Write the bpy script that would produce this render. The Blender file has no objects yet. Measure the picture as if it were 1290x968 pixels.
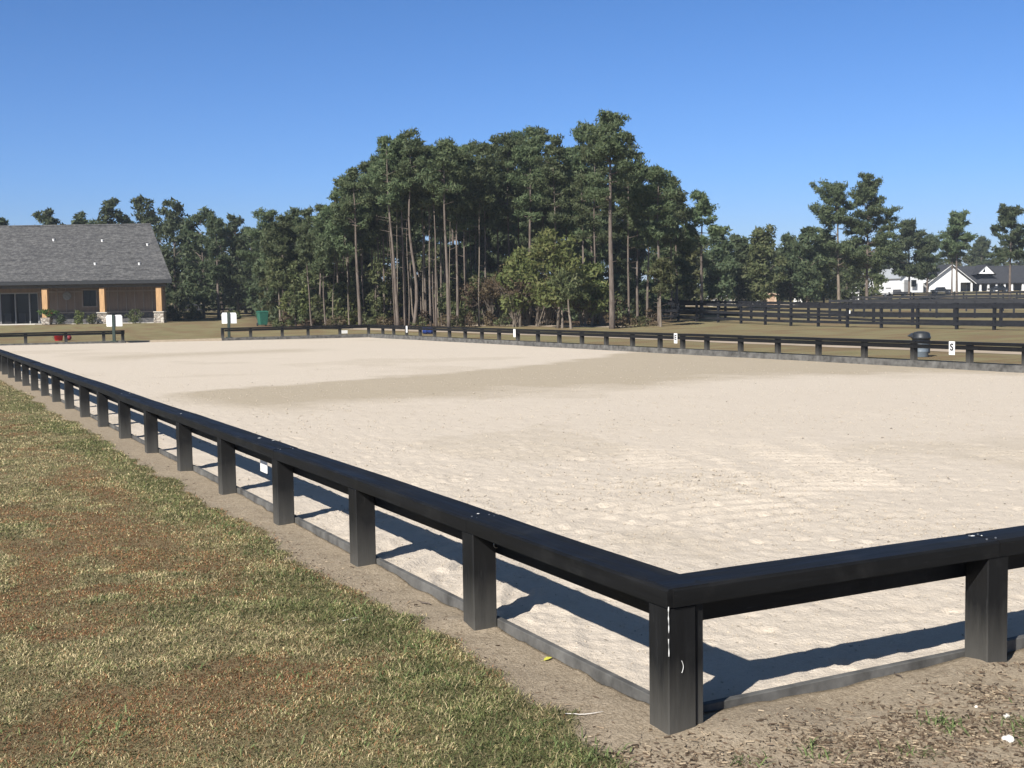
import bpy, bmesh, math, random
import numpy as np

# ------------------------------------------------------------------ basics
scene = bpy.context.scene
COL = scene.collection
random.seed(7)
R = math.radians
CAM = np.array([-2.7462, -3.928, 1.7682]); YAW, PIT, ROL, F = .4811, -.0692, -.0150, 1511.19
SY, CY = math.sin(YAW), math.cos(YAW)
FW = np.array([SY * math.cos(PIT), CY * math.cos(PIT), math.sin(PIT)])
RT = np.array([CY, -SY, 0.0]); UP = np.cross(RT, FW)
R2 = RT * math.cos(ROL) + UP * math.sin(ROL); U2 = -RT * math.sin(ROL) + UP * math.cos(ROL)


def ss(t):
    t = np.clip(t, 0, 1)
    return t * t * (3 - 2 * t)


def terrain(x, y):
    d = (x - CAM[0]) * SY + (y - CAM[1]) * CY
    return np.interp(d, [-1e4, 66, 72, 80, 95, 150, 200, 260, 500, 1200], [0, 0, .03, .20, .45, 1.05, 2.2, 2.9, 4.5, 4.5])


def V(px, py, depth):
    """world point that lies this many metres in front of the camera and shows at this photo pixel"""
    return CAM + (FW * F + R2 * (px - 645) + U2 * (484 - py)) * depth / F


def G(px, py):
    """where the sight line of a photo pixel meets the terrain"""
    d = FW * F + R2 * (px - 645) + U2 * (484 - py)
    t = .002
    for i in range(6000):
        p = CAM + d * t
        if p[2] < terrain(p[0], p[1]):
            break
        t *= 1.003
    return CAM + d * t


def base(px, depth):
    """terrain point below photo column px at this depth"""
    p = V(px, 380, depth)
    return np.array([p[0], p[1], float(terrain(p[0], p[1]))])


def local(p, o):
    """world -> frame at o whose x points to the camera's right and y away from it"""
    d = np.array(p) - np.array(o)
    return np.array([d[0] * CY - d[1] * SY, d[0] * SY + d[1] * CY, d[2]])


def hash2(ix, iy, s):
    n = (ix.astype(np.int64) * 374761393 + iy.astype(np.int64) * 668265263 + s * 1442695041) & 0x7fffffff
    n = ((n ^ (n >> 13)) * 1274126177) & 0x7fffffff
    n = (n ^ (n >> 16)) & 0xffff
    return n / 65535.0


def vn(x, y, sc, s=0):
    x = np.asarray(x, float) / sc; y = np.asarray(y, float) / sc
    ix = np.floor(x); iy = np.floor(y); fx = x - ix; fy = y - iy
    fx = fx * fx * (3 - 2 * fx); fy = fy * fy * (3 - 2 * fy)
    a = hash2(ix, iy, s); b = hash2(ix + 1, iy, s); c = hash2(ix, iy + 1, s); d = hash2(ix + 1, iy + 1, s)
    return (a * (1 - fx) + b * fx) * (1 - fy) + (c * (1 - fx) + d * fx) * fy


def fbm(x, y, sc, s=0, o=3):
    t = 0; a = 1; n = 0
    for k in range(o):
        t = t + a * vn(x, y, sc / 2 ** k, s + 17 * k); n += a; a *= .5
    return t / n


# ------------------------------------------------------------------ objects
def tag(o, label=None, cat=None, group=None, kind=None):
    if label: o['label'] = label
    if cat: o['category'] = cat
    if group: o['group'] = group
    if kind: o['kind'] = kind
    return o


def thing(name, label, cat, loc, rz=0.0, group=None):
    o = bpy.data.objects.new(name, None); COL.objects.link(o)
    o.empty_display_size = .2
    o.location = loc; o.rotation_euler = (0, 0, rz)
    return tag(o, label, cat, group)


def copy_tree(o, parent=None):
    c = o.copy(); COL.objects.link(c)
    if parent: c.parent = parent
    for ch in [k for k in bpy.data.objects if k.parent == o]:
        copy_tree(ch, c)
    return c


def mesh_np(name, v, faces_flat, loop_tot, mat, parent=None, smooth=False, attrs=None):
    me = bpy.data.meshes.new(name)
    v = np.asarray(v, np.float32)
    me.vertices.add(len(v)); me.vertices.foreach_set('co', v.ravel())
    fl = np.asarray(faces_flat, np.int32).ravel()
    me.loops.add(len(fl)); me.loops.foreach_set('vertex_index', fl)
    lt = np.asarray(loop_tot, np.int32)
    me.polygons.add(len(lt))
    me.polygons.foreach_set('loop_start', np.concatenate([[0], np.cumsum(lt)[:-1]]).astype(np.int32))
    me.polygons.foreach_set('loop_total', lt)
    me.polygons.foreach_set('use_smooth', np.full(len(lt), smooth))
    for k, a in (attrs or {}).items():
        a = np.asarray(a, np.float32)
        if a.ndim == 2:
            at = me.attributes.new(k, 'FLOAT_COLOR', 'POINT')
            at.data.foreach_set('color', np.c_[a, np.ones(len(a))].astype(np.float32).ravel())
        else:
            at = me.attributes.new(k, 'FLOAT', 'POINT'); at.data.foreach_set('value', a)
    me.update(calc_edges=True)
    if mat: me.materials.append(mat)
    o = bpy.data.objects.new(name, me); COL.objects.link(o)
    if parent: o.parent = parent
    return o


class MB:
    def __init__(s): s.v = []; s.f = []

    def add(s, vs, fs):
        n = len(s.v); s.v += [tuple(float(c) for c in q) for q in vs]
        s.f += [tuple(n + i for i in f) for f in fs]; return s

    def box(s, a, b):
        (x0, y0, z0), (x1, y1, z1) = a, b
        return s.add([(x0, y0, z0), (x1, y0, z0), (x1, y1, z0), (x0, y1, z0), (x0, y0, z1), (x1, y0, z1), (x1, y1, z1), (x0, y1, z1)],
                     [(0, 3, 2, 1), (4, 5, 6, 7), (0, 1, 5, 4), (1, 2, 6, 5), (2, 3, 7, 6), (3, 0, 4, 7)])

    def bar(s, p, q, w, h, up=(0, 0, 1)):
        p = np.array(p, float); q = np.array(q, float); d = q - p; d /= np.linalg.norm(d)
        r = np.cross(d, up); r /= np.linalg.norm(r); u = np.cross(r, d)
        vs = [e + r * a * w / 2 + u * b * h / 2 for e in (p, q) for a, b in ((-1, -1), (1, -1), (1, 1), (-1, 1))]
        return s.add(vs, [(0, 1, 2, 3), (7, 6, 5, 4), (0, 4, 5, 1), (1, 5, 6, 2), (2, 6, 7, 3), (3, 7, 4, 0)])

    def tube(s, pts, rad, n=8, cap=True):
        pts = [np.array(p, float) for p in pts]
        if not hasattr(rad, '__len__'): rad = [rad] * len(pts)
        vs = []; k = len(pts)
        for i, p in enumerate(pts):
            d = pts[min(i + 1, k - 1)] - pts[max(i - 1, 0)]; d /= (np.linalg.norm(d) + 1e-9)
            a = np.cross(d, (0.31, .95, .05) if abs(d[2]) > .8 else (0, 0, 1)); a /= np.linalg.norm(a); b = np.cross(d, a)
            for j in range(n):
                t = 2 * math.pi * j / n
                vs.append(p + (a * math.cos(t) + b * math.sin(t)) * rad[i])
        fs = [(i * n + j, i * n + (j + 1) % n, (i + 1) * n + (j + 1) % n, (i + 1) * n + j) for i in range(k - 1) for j in range(n)]
        if cap: fs += [tuple(range(n))[::-1], tuple((k - 1) * n + j for j in range(n))]
        return s.add(vs, fs)

    def lathe(s, prof, n=24, c=(0, 0, 0)):
        vs = [(c[0] + r * math.cos(2 * math.pi * j / n), c[1] + r * math.sin(2 * math.pi * j / n), c[2] + z) for r, z in prof for j in range(n)]
        fs = [(i * n + j, i * n + (j + 1) % n, (i + 1) * n + (j + 1) % n, (i + 1) * n + j) for i in range(len(prof) - 1) for j in range(n)]
        fs += [tuple(range(n))[::-1], tuple((len(prof) - 1) * n + j for j in range(n))]
        return s.add(vs, fs)

    def prism(s, poly, axis, a, b):
        """2-D polygon extruded along an axis from a to b"""
        def P(q, t):
            return {'x': (t, q[0], q[1]), 'y': (q[0], t, q[1]), 'z': (q[0], q[1], t)}[axis]
        n = len(poly)
        return s.add([P(q, a) for q in poly] + [P(q, b) for q in poly],
                     [tuple(range(n))[::-1], tuple(range(n, 2 * n))] + [(i, (i + 1) % n, n + (i + 1) % n, n + i) for i in range(n)])

    def build(s, name, mat, parent=None, smooth=False, bevel=0, seg=1):
        me = bpy.data.meshes.new(name); me.from_pydata(s.v, [], s.f)
        bm = bmesh.new(); bm.from_mesh(me); bmesh.ops.recalc_face_normals(bm, faces=bm.faces)
        if bevel: bmesh.ops.bevel(bm, geom=list(bm.edges), offset=bevel, segments=seg, affect='EDGES', clamp_overlap=True)
        bm.to_mesh(me); bm.free()
        if smooth:
            for p in me.polygons: p.use_smooth = True
        me.materials.append(mat)
        o = bpy.data.objects.new(name, me); COL.objects.link(o)
        if parent: o.parent = parent
        return o


# ------------------------------------------------------------------ materials
def nt(name):
    m = bpy.data.materials.new(name); m.use_nodes = True
    t = m.node_tree; b = t.nodes['Principled BSDF']
    return m, t, b


def N(t, kind, **kw):
    n = t.nodes.new(kind)
    for k, v in kw.items():
        if k in n.inputs.keys(): n.inputs[k].default_value = v
        else: setattr(n, k, v)
    return n


def mix(t, fac, a, b, mode='MIX'):
    n = t.nodes.new('ShaderNodeMix'); n.data_type = 'RGBA'; n.blend_type = mode
    for sock, val in ((n.inputs[0], fac), (n.inputs[6], a), (n.inputs[7], b)):
        if hasattr(val, 'is_linked') or isinstance(val, bpy.types.NodeSocket): t.links.new(val, sock)
        else: sock.default_value = val if not isinstance(val, tuple) or len(val) == 4 else (*val, 1)
    return n.outputs[2]


def ramp(t, src, stops):
    n = t.nodes.new('ShaderNodeValToRGB'); t.links.new(src, n.inputs[0])
    e = n.color_ramp.elements
    while len(e) < len(stops): e.new(.5)
    for el, (p, c) in zip(e, stops):
        el.position = p; el.color = (*c, 1) if isinstance(c, tuple) else (c, c, c, 1)
    return n.outputs[0]


def noise(t, vec, scale, detail=4, rough=.6, dist=0):
    n = N(t, 'ShaderNodeTexNoise', Scale=scale, Detail=detail, Roughness=rough, Distortion=dist)
    t.links.new(vec, n.inputs['Vector']); return n.outputs['Fac']


def coords(t, world=True):
    return N(t, 'ShaderNodeNewGeometry').outputs['Position'] if world else N(t, 'ShaderNodeTexCoord').outputs['Object']


def scaled(t, vec, sc):
    m = N(t, 'ShaderNodeMapping'); m.inputs['Scale'].default_value = sc
    t.links.new(vec, m.inputs['Vector']); return m.outputs[0]


def bump(t, b, h, strength, dist):
    n = N(t, 'ShaderNodeBump', Strength=strength, Distance=dist)
    t.links.new(h, n.inputs['Height']); t.links.new(n.outputs[0], b.inputs['Normal'])


def simple(name, c, rough=.7, var=.25, scale=6, bmp=.15, bdist=.01, sc=(1, 1, 1), metal=0, spec=.4):
    m, t, b = nt(name)
    v = scaled(t, coords(t, False), sc)
    n = noise(t, v, scale, 5)
    lo = tuple(k * (1 - var) for k in c); hi = tuple(min(1, k * (1 + var)) for k in c)
    t.links.new(ramp(t, n, [(.3, lo), (.7, hi)]), b.inputs['Base Color'])
    b.inputs['Roughness'].default_value = rough; b.inputs['Metallic'].default_value = metal
    b.inputs['Specular IOR Level'].default_value = spec
    if bmp: bump(t, b, noise(t, v, scale * 4, 4), bmp, bdist)
    return m


M = {}


def paint_black(name, sc, dust_top=.34, base=(.0075, .0076, .008), lift=.08, spec=.3):
    """weathered black board paint: grain, scuffs and dust splashed up from the ground"""
    m, t, b = nt(name)
    P = coords(t)
    v = scaled(t, P, sc)
    g = noise(t, v, 9, 6, .65)
    col = ramp(t, g, [(.3, tuple(k * .6 for k in base)), (.62, base), (.8, tuple(k * 2.2 for k in base))])
    scuff = ramp(t, noise(t, scaled(t, P, tuple(k * 1.7 for k in sc)), 23, 3, .7), [(.66, 0), (.76, 1)])
    col = mix(t, scuff, col, (.028, .028, .028, 1))
    sep = N(t, 'ShaderNodeSeparateXYZ'); t.links.new(P, sep.inputs[0])
    a = N(t, 'ShaderNodeMath', operation='MULTIPLY_ADD'); t.links.new(noise(t, v, 14, 5, .7), a.inputs[0])
    a.inputs[1].default_value = spec; t.links.new(sep.outputs[2], a.inputs[2])
    dust = ramp(t, a.outputs[0], [(.13, 1), (dust_top + .12, 0)])
    col = mix(t, dust, col, (lift, lift * .96, lift * .86, 1))
    wear = ramp(t, noise(t, scaled(t, P, (1, 1, 1)), 3.2, 6, .75), [(.52, 0), (.75, .55)])
    col = mix(t, wear, col, (.030, .030, .029, 1))
    t.links.new(col, b.inputs['Base Color'])
    t.links.new(ramp(t, g, [(.3, .45), (.7, .7)]), b.inputs['Roughness'])
    b.inputs['Specular IOR Level'].default_value = spec
    bump(t, b, g, .7, .006)
    return m


M['post'] = paint_black('black_post_paint', (1, 1, .12))
M['capx'] = paint_black('black_cap_paint_x', (.14, 1.6, 1.6), dust_top=-.1, spec=.24)
M['capy'] = paint_black('black_cap_paint_y', (1.6, .14, 1.6), dust_top=-.1, spec=.24)
M['kick'] = simple('weathered_grey_board', (.105, .102, .095), .8, .6, 5, .4, .006)
M['paddock'] = simple('black_paddock_paint', (.017, .018, .022), .6, .4, 5, .2, .006, spec=.3)
M['white'] = simple('white_sign_paint', (.8, .8, .79), .45, .04, 3, .05)
M['whiteplank'] = simple('white_siding', (.78, .79, .8), .6, .05, .8, .05)
M['blackletter'] = simple('black_letter_vinyl', (.012, .012, .013), .5, .1)
M['drip'] = simple('white_paint_drip', (.7, .7, .68), .5, .1)
M['steel'] = simple('galvanised_steel', (.45, .45, .45), .4, .2, 30, .1, metal=.9)
M['dkgreen'] = simple('dark_green_post_paint', (.02, .035, .028), .5, .2)


# sand -----------------------------------------------------------------------
def make_sand():
    m, t, b = nt('arena_sand')
    P = coords(t)
    n1 = noise(t, P, .35, 5, .6); n2 = noise(t, P, 3.2, 5, .65); n3 = noise(t, P, 26, 5, .7); n4 = noise(t, P, 110, 3, .7)
    c = ramp(t, n1, [(.3, (.588, .514, .424)), (.7, (.638, .562, .471))])
    c = mix(t, .5, c, ramp(t, n2, [(.32, (.573, .497, .411)), (.66, (.652, .577, .488))]))
    c = mix(t, .30, c, ramp(t, n3, [(.32, (.40, .34, .275)), (.46, (.615, .54, .455)), (.75, (.72, .64, .54))]))
    c = mix(t, .20, c, ramp(t, noise(t, scaled(t, P, (1, 1.6, 1)), 34, 4, .75), [(.34, (.33, .275, .215)), (.45, (.62, .545, .45)), (.7, (.69, .615, .52))]))  # dark flecks: shade of small pits put into the colour, with some footing fibre
    c = mix(t, .14, c, ramp(t, n4, [(.34, (.30, .25, .19)), (.5, (.66, .58, .48))]))
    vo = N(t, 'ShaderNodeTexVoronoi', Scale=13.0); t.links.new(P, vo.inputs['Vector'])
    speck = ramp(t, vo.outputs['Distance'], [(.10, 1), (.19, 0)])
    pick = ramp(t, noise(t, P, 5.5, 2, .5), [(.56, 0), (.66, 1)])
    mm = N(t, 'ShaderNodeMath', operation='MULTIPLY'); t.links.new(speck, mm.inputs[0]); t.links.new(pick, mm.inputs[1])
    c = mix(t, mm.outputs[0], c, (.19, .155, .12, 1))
    at = N(t, 'ShaderNodeAttribute', attribute_name='damp')
    dn = N(t, 'ShaderNodeMath', operation='MULTIPLY_ADD'); t.links.new(noise(t, P, 2.6, 6, .8), dn.inputs[0]); dn.inputs[1].default_value = .7
    t.links.new(at.outputs['Fac'], dn.inputs[2])
    damp = ramp(t, dn.outputs[0], [(.40, 0), (1.2, 1)])
    c = mix(t, damp, c, mix(t, 1.0, c, (.73, .71, .65, 1), 'MULTIPLY'))
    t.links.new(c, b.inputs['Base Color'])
    b.inputs['Roughness'].default_value = .95; b.inputs['Specular IOR Level'].default_value = .12
    n5 = noise(t, P, 36, 4, .7)
    h = mix(t, .12, mix(t, .55, n3, n5), n4)
    bump(t, b, h, .8, .028)
    return m


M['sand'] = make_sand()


def make_ground():
    m, t, b = nt('turf_ground')
    P = coords(t)
    n1 = noise(t, P, .05, 5, .6); n2 = noise(t, P, .7, 5, .65); n3 = noise(t, P, 14, 5, .75); n4 = noise(t, P, 70, 4, .75)
    c = ramp(t, n1, [(.33, (.265, .235, .125)), (.5, (.245, .235, .115)), (.68, (.19, .205, .095))])
    c = mix(t, .55, c, ramp(t, n2, [(.3, (.21, .165, .09)), (.5, (.25, .225, .115)), (.7, (.175, .19, .085))]))
    br = N(t, 'ShaderNodeAttribute', attribute_name='brown'); gr = N(t, 'ShaderNodeAttribute', attribute_name='green')
    c = mix(t, br.outputs['Fac'], c, (.165, .085, .045, 1))
    c = mix(t, gr.outputs['Fac'], c, (.115, .140, .052, 1))
    c = mix(t, .40, c, ramp(t, n3, [(.3, (.10, .08, .045)), (.5, (.26, .215, .12)), (.72, (.42, .35, .21))]))
    c = mix(t, .35, c, ramp(t, n4, [(.35, (.08, .062, .035)), (.58, (.32, .265, .155))]))
    d = ramp(t, n2, [(.3, (.335, .265, .185)), (.65, (.455, .375, .275))])
    d = mix(t, .55, d, ramp(t, n3, [(.33, (.15, .112, .075)), (.48, (.38, .31, .225)), (.72, (.56, .475, .365))]))
    d = mix(t, .45, d, ramp(t, n4, [(.38, (.13, .10, .07)), (.58, (.49, .405, .30))]))
    at = N(t, 'ShaderNodeAttribute', attribute_name='dirt')
    dn = N(t, 'ShaderNodeMath', operation='MULTIPLY_ADD'); t.links.new(noise(t, P, 9, 5, .75), dn.inputs[0]); dn.inputs[1].default_value = .9
    t.links.new(at.outputs['Fac'], dn.inputs[2])
    c = mix(t, ramp(t, dn.outputs[0], [(.72, 0), (1.05, 1)]), c, d)
    st = N(t, 'ShaderNodeAttribute', attribute_name='straw')
    c = mix(t, st.outputs['Fac'], c, ramp(t, n3, [(.3, (.10, .065, .04)), (.7, (.21, .145, .09))]))
    t.links.new(c, b.inputs['Base Color'])
    b.inputs['Roughness'].default_value = .95; b.inputs['Specular IOR Level'].default_value = .1
    bump(t, b, mix(t, .5, n3, n4), .9, .03)
    return m


M['ground'] = make_ground()
M['track'] = simple('track_sand', (.42, .345, .265), .95, .2, .6, .4, .03, spec=.1)


def make_leaf(name, c1, c2, c3, tr=.25, hue=.12):
    m, t, b = nt(name)
    g = N(t, 'ShaderNodeNewGeometry')
    oi = N(t, 'ShaderNodeObjectInfo')
    c = ramp(t, g.outputs['Random Per Island'], [(0, c1), (.5, c2), (1, c3)])
    hs = N(t, 'ShaderNodeHueSaturation')
    mr = N(t, 'ShaderNodeMapRange'); mr.inputs['To Min'].default_value = 1 - hue * 2; mr.inputs['To Max'].default_value = 1 + hue * 2
    t.links.new(oi.outputs['Random'], mr.inputs['Value']); t.links.new(mr.outputs[0], hs.inputs['Value'])
    mr2 = N(t, 'ShaderNodeMapRange'); mr2.inputs['To Min'].default_value = .5 - hue * .14; mr2.inputs['To Max'].default_value = .5 + hue * .14
    t.links.new(oi.outputs['Random'], mr2.inputs['Value']); t.links.new(mr2.outputs[0], hs.inputs['Hue'])
    t.links.new(c, hs.inputs['Color'])
    t.links.new(hs.outputs[0], b.inputs['Base Color'])
    b.inputs['Roughness'].default_value = .6; b.inputs['Specular IOR Level'].default_value = .25
    tl = N(t, 'ShaderNodeBsdfTranslucent'); t.links.new(hs.outputs[0], tl.inputs['Color'])
    ms = N(t, 'ShaderNodeMixShader'); ms.inputs[0].default_value = tr
    t.links.new(b.outputs[0], ms.inputs[1]); t.links.new(tl.outputs[0], ms.inputs[2])
    t.links.new(ms.outputs[0], t.nodes['Material Output'].inputs['Surface'])
    return m


M['needle'] = make_leaf('pine_needles', (.086, .120, .062), (.128, .166, .082), (.178, .206, .106), .5)
M['darkleaf'] = make_leaf('dark_evergreen_leaves', (.062, .088, .047), (.095, .124, .063), (.135, .154, .082), .47)
M['leaf'] = make_leaf('yellow_green_leaves', (.100, .125, .042), (.14, .162, .055), (.19, .19, .075), .4)
M['olive'] = make_leaf('olive_understorey_leaves', (.080, .098, .042), (.115, .132, .056), (.155, .155, .075), .4)
M['brownleaf'] = make_leaf('brown_dry_leaves', (.07, .048, .03), (.10, .07, .042), (.13, .10, .055))


def make_bark(name, c1, c2):
    m, t, b = nt(name)
    v = scaled(t, coords(t), (1, 1, .25)); n = noise(t, v, 7, 5, .7)
    t.links.new(ramp(t, n, [(.3, c1), (.7, c2)]), b.inputs['Base Color'])
    b.inputs['Roughness'].default_value = .9; b.inputs['Specular IOR Level'].default_value = .1
    bump(t, b, n, .6, .03)
    return m


M['bark'] = make_bark('pine_bark', (.075, .06, .05), (.20, .165, .14))
M['palebark'] = make_bark('pale_bark', (.11, .09, .07), (.25, .21, .17))

# ------------------------------------------------------------------ arena dimensions
XW, YL = 21.52, 60.02          # inner faces of the far fences
S = 1.8138                     # post spacing of the long sides


def sd_box(x, y):
    dx = np.maximum(-x, x - 21.66); dy = np.maximum(-y, y - 60.16)
    return np.maximum(dx, dy)


def patch(x, y):
    """what grows where: bare dirt, green turf, brown dead turf"""
    x = np.asarray(x, float); y = np.asarray(y, float)
    sd = sd_box(x, y)
    nb = fbm(x, y, .9, 3, 4); ns = fbm(x, y, .22, 8, 3)
    near_end = ss((x + .5) / .6) * ss((.4 - y) / .4)         # outside the near short side the turf is thin
    m = .02 + .34 * nb + .16 * ns + .55 * near_end * (nb + .35)
    m = m - .05 * ss((y - 1.5) / 4)
    dirt = 1 - ss((sd - m + .07) / .14)
    dirt = np.maximum(dirt, near_end * ss((fbm(x, y, .45, 21, 3) - .46) / .1) * .95)
    edge = np.exp(-((sd - m - .28) / .30) ** 2)
    g1 = fbm(x, y, 1.1, 31, 3)
    green = np.clip(edge * 1.0 * ss((g1 - .3) / .2) + ss((g1 - .58) / .10) * .6, 0, 1)
    b1 = .6 * fbm(x * .8 + y * .25, y * .7, .8, 55, 4) + .4 * fbm(x, y, .32, 57, 3)
    far = ss((y - .3) / 1.3)
    brown = ss((b1 - .47) / .10) * (1 - .75 * edge) * (.15 + .85 * far) * .95
    green = np.clip(green * (1 - .5 * brown), 0, 1)
    return dirt, green, brown, near_end


# ------------------------------------------------------------------ setting: ground sheet
def graded(lo, hi, pts):
    """monotone coordinates; pts = [(value, step)] interpolated step size"""
    xs = [lo]; pv = [p[0] for p in pts]; st = [p[1] for p in pts]
    while xs[-1] < hi: xs.append(xs[-1] + float(np.interp(xs[-1], pv, st)))
    return xs


gx = graded(-900, 1400, [(-900, 80), (-60, 6), (-12, .8), (-6, .09), (2.5, .07), (4, .4), (30, 1.2), (70, 2.5), (160, 8), (1400, 100)])
gy = graded(-700, 1400, [(-700, 80), (-40, 5), (-8, .6), (-4, .07), (3, .07), (12, .14), (30, .5), (70, 1.5), (160, 6), (1400, 100)])
gx = np.array(sorted([x for x in gx if min(abs(x - .15), abs(x - 21.53)) > .03] + [.146, .152, 21.525, 21.531]))
gy = np.array(sorted([y for y in gy if min(abs(y - .15), abs(y - 60.03)) > .03] + [.146, .152, 60.025, 60.031]))
GX, GY = np.meshgrid(gx, gy)
inside = (GX > .149) & (GX < 21.528) & (GY > .149) & (GY < 60.028)
di, gr_, br_, ne_ = patch(GX, GY)
near = ss((14 - np.hypot(GX + 1, GY)) / 8)
GZ = terrain(GX, GY) + near * ((fbm(GX, GY, .5, 91, 3) - .5) * .05 + (fbm(GX, GY, .13, 92, 2) - .5) * .022)
# low mounds of sand washed out under the kick boards beside the near posts
for mx, my, mr, mh in ((.42, -.02, .22, .035), (1.83, .02, .16, .03), (.2, -.1, .15, .025), (-.05, 1.95, .16, .02), (-.02, 3.75, .14, .02), (1.3, -.12, .3, .02)):
    GZ += mh * np.exp(-((GX - mx) ** 2 + (GY - my) ** 2) / mr ** 2)
GZ = GZ - .012 * di * near
GZ = np.where(inside, -.45, GZ)
GZ = np.minimum(GZ, np.where(sd_box(GX, GY) < .3, .035 + terrain(GX, GY), 99))
dep = (GX - CAM[0]) * SY + (GY - CAM[1]) * CY
u = ((GX - CAM[0]) * CY - (GY - CAM[1]) * SY) / np.maximum(dep, 1) * F + 645
straw = ss((dep - 76) / 3) * ss((u - 300) / 40) * ss((860 - u) / 40) * ss((140 - dep) / 10)
nyy, nxx = GX.shape
idx = np.arange(nyy * nxx).reshape(nyy, nxx)
q = np.stack([idx[:-1, :-1], idx[:-1, 1:], idx[1:, 1:], idx[1:, :-1]], -1).reshape(-1, 4)
ground = mesh_np('ground', np.stack([GX, GY, GZ], -1).reshape(-1, 3), q, np.full(len(q), 4), M['ground'], smooth=True,
                 attrs={'dirt': di.ravel(), 'green': gr_.ravel(), 'brown': br_.ravel(), 'straw': straw.ravel()})
tag(ground, kind='structure')


def sand_z(x, y):
    return .012 - .145 * (x / 21.4) - .04 * (y / 60)


sx = np.array(graded(.184, 21.47, [(0, .022), (6, .05), (21.5, .2)])); sx[-1] = 21.479
sy = np.array(graded(.184, 59.95, [(0, .022), (8, .055), (20, .15), (60, .5)])); sy[-1] = 59.979
SX, SYY = np.meshgrid(sx, sy)
SZ = sand_z(SX, SYY)
fall = np.clip(1.3 - .5 * np.hypot(SX, SYY) / 14, .25, 1)
SZ = SZ + fall * ((fbm(SX, SYY, .075, 5, 2) - .5) * .020 + (fbm(SX, SYY, .30, 6, 3) - .5) * .013) + (fbm(SX, SYY, 2.5, 7, 2) - .5) * .02
# harrow marks: curved rows of small ridges, worn away in places
hx, hy = 3.2, -1.0
rad = np.hypot(SX - hx, (SYY - hy) * .8) + .25 * fbm(SX, SYY, 1.2, 70, 2)
ang = np.arctan2(SYY - hy, SX - hx)
mask = ss((fbm(SX, SYY, 1.8, 71, 3) - .42) / .12) * ss((rad - 3.2) / 1) * ss((9.5 - rad) / 2)
SZ = SZ + mask * fall * .024 * np.maximum(0, np.sin(rad / .21 * 2 * math.pi)) ** 1.5 * ss((vn(ang * 34, rad * 1.2, 1, 72) - .3) / .3)
# hoof prints along a few ridden lines: shallow crescents with a pushed-up rim
hr = np.random.default_rng(77)
def line(x0, y0, x1, y1, bend, n):
    for i in range(n):
        f = (i + hr.random() * .5) / n; b = bend * 4 * f * (1 - f)
        yield x0 + (x1 - x0) * f + b * (y1 - y0) / 10 + hr.normal() * .14, y0 + (y1 - y0) * f - b * (x1 - x0) / 10 + hr.normal() * .14
prints = [*line(1.2, 8.5, 12, 3.0, 1.2, 42), *line(2.0, 12, 16, 4.5, 2, 44), *line(.9, .9, .9, 13, .3, 34), *line(1.2, .9, 14, 1.1, .2, 34), *line(4, 2, 5, 14, -2, 36), *line(8, 1.5, 9.5, 15, 1.5, 34)]
prints += [(hr.uniform(.4, 9), hr.uniform(.4, 11)) for _ in range(160)]
for hx_, hy_ in prints:
    i0, i1 = np.searchsorted(sx, [hx_ - .3, hx_ + .3]); j0, j1 = np.searchsorted(sy, [hy_ - .3, hy_ + .3])
    if i1 - i0 < 2 or j1 - j0 < 2: continue
    a_ = hr.random() * 6.28; X = SX[j0:j1, i0:i1] - hx_; Y = SYY[j0:j1, i0:i1] - hy_
    U = X * math.cos(a_) + Y * math.sin(a_); W = -X * math.sin(a_) + Y * math.cos(a_)
    q_ = np.sqrt((U / .075) ** 2 + (W / .062) ** 2); dpt = hr.uniform(.006, .017)
    SZ[j0:j1, i0:i1] += -dpt * (1 - ss((q_ - .55) / .5)) + dpt * .6 * np.exp(-((q_ - 1.25) / .3) ** 2) * (.6 + .4 * np.sign(U))
ylow = np.interp(SX, [0, 1.5, 3, 5, 9, 13, 17, 21.4], [21, 17.5, 15.6, 15.8, 16.6, 17.2, 17.4, 15.0])
yhigh = np.interp(SX, [0, 2, 5, 8, 12, 15.6, 19.3, 21.4], [22.5, 22, 23, 24.4, 26.2, 28.6, 31.6, 34])
wob = (fbm(SX, SYY, 3, 81, 3) - .5) * 3.0
wob2 = (fbm(SX, SYY, .9, 84, 3) - .5) * 2.4
damp = ss((SYY - ylow + 1.6 + wob + wob2) / 6.5) * ss((yhigh - SYY + wob * .5 + wob2 * .6) / 2.0) * ss((SX - .8) / 3.2)
damp = np.maximum(damp, .45 * np.exp(-((SYY - 39 - .35 * SX + wob) / 2.5) ** 2) * ss((SX - 2) / 3) * ss((15 - SX) / 4))
damp = np.maximum(damp, .22 * ss((fbm(SX, SYY, 4.5, 83, 3) - .56) / .1))
nyy, nxx = SX.shape
idx = np.arange(nyy * nxx).reshape(nyy, nxx)
q = np.stack([idx[:-1, :-1], idx[:-1, 1:], idx[1:, 1:], idx[1:, :-1]], -1).reshape(-1, 4)
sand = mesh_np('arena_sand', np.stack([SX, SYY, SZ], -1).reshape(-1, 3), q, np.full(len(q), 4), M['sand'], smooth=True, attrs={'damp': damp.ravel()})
tag(sand, kind='structure')


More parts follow.
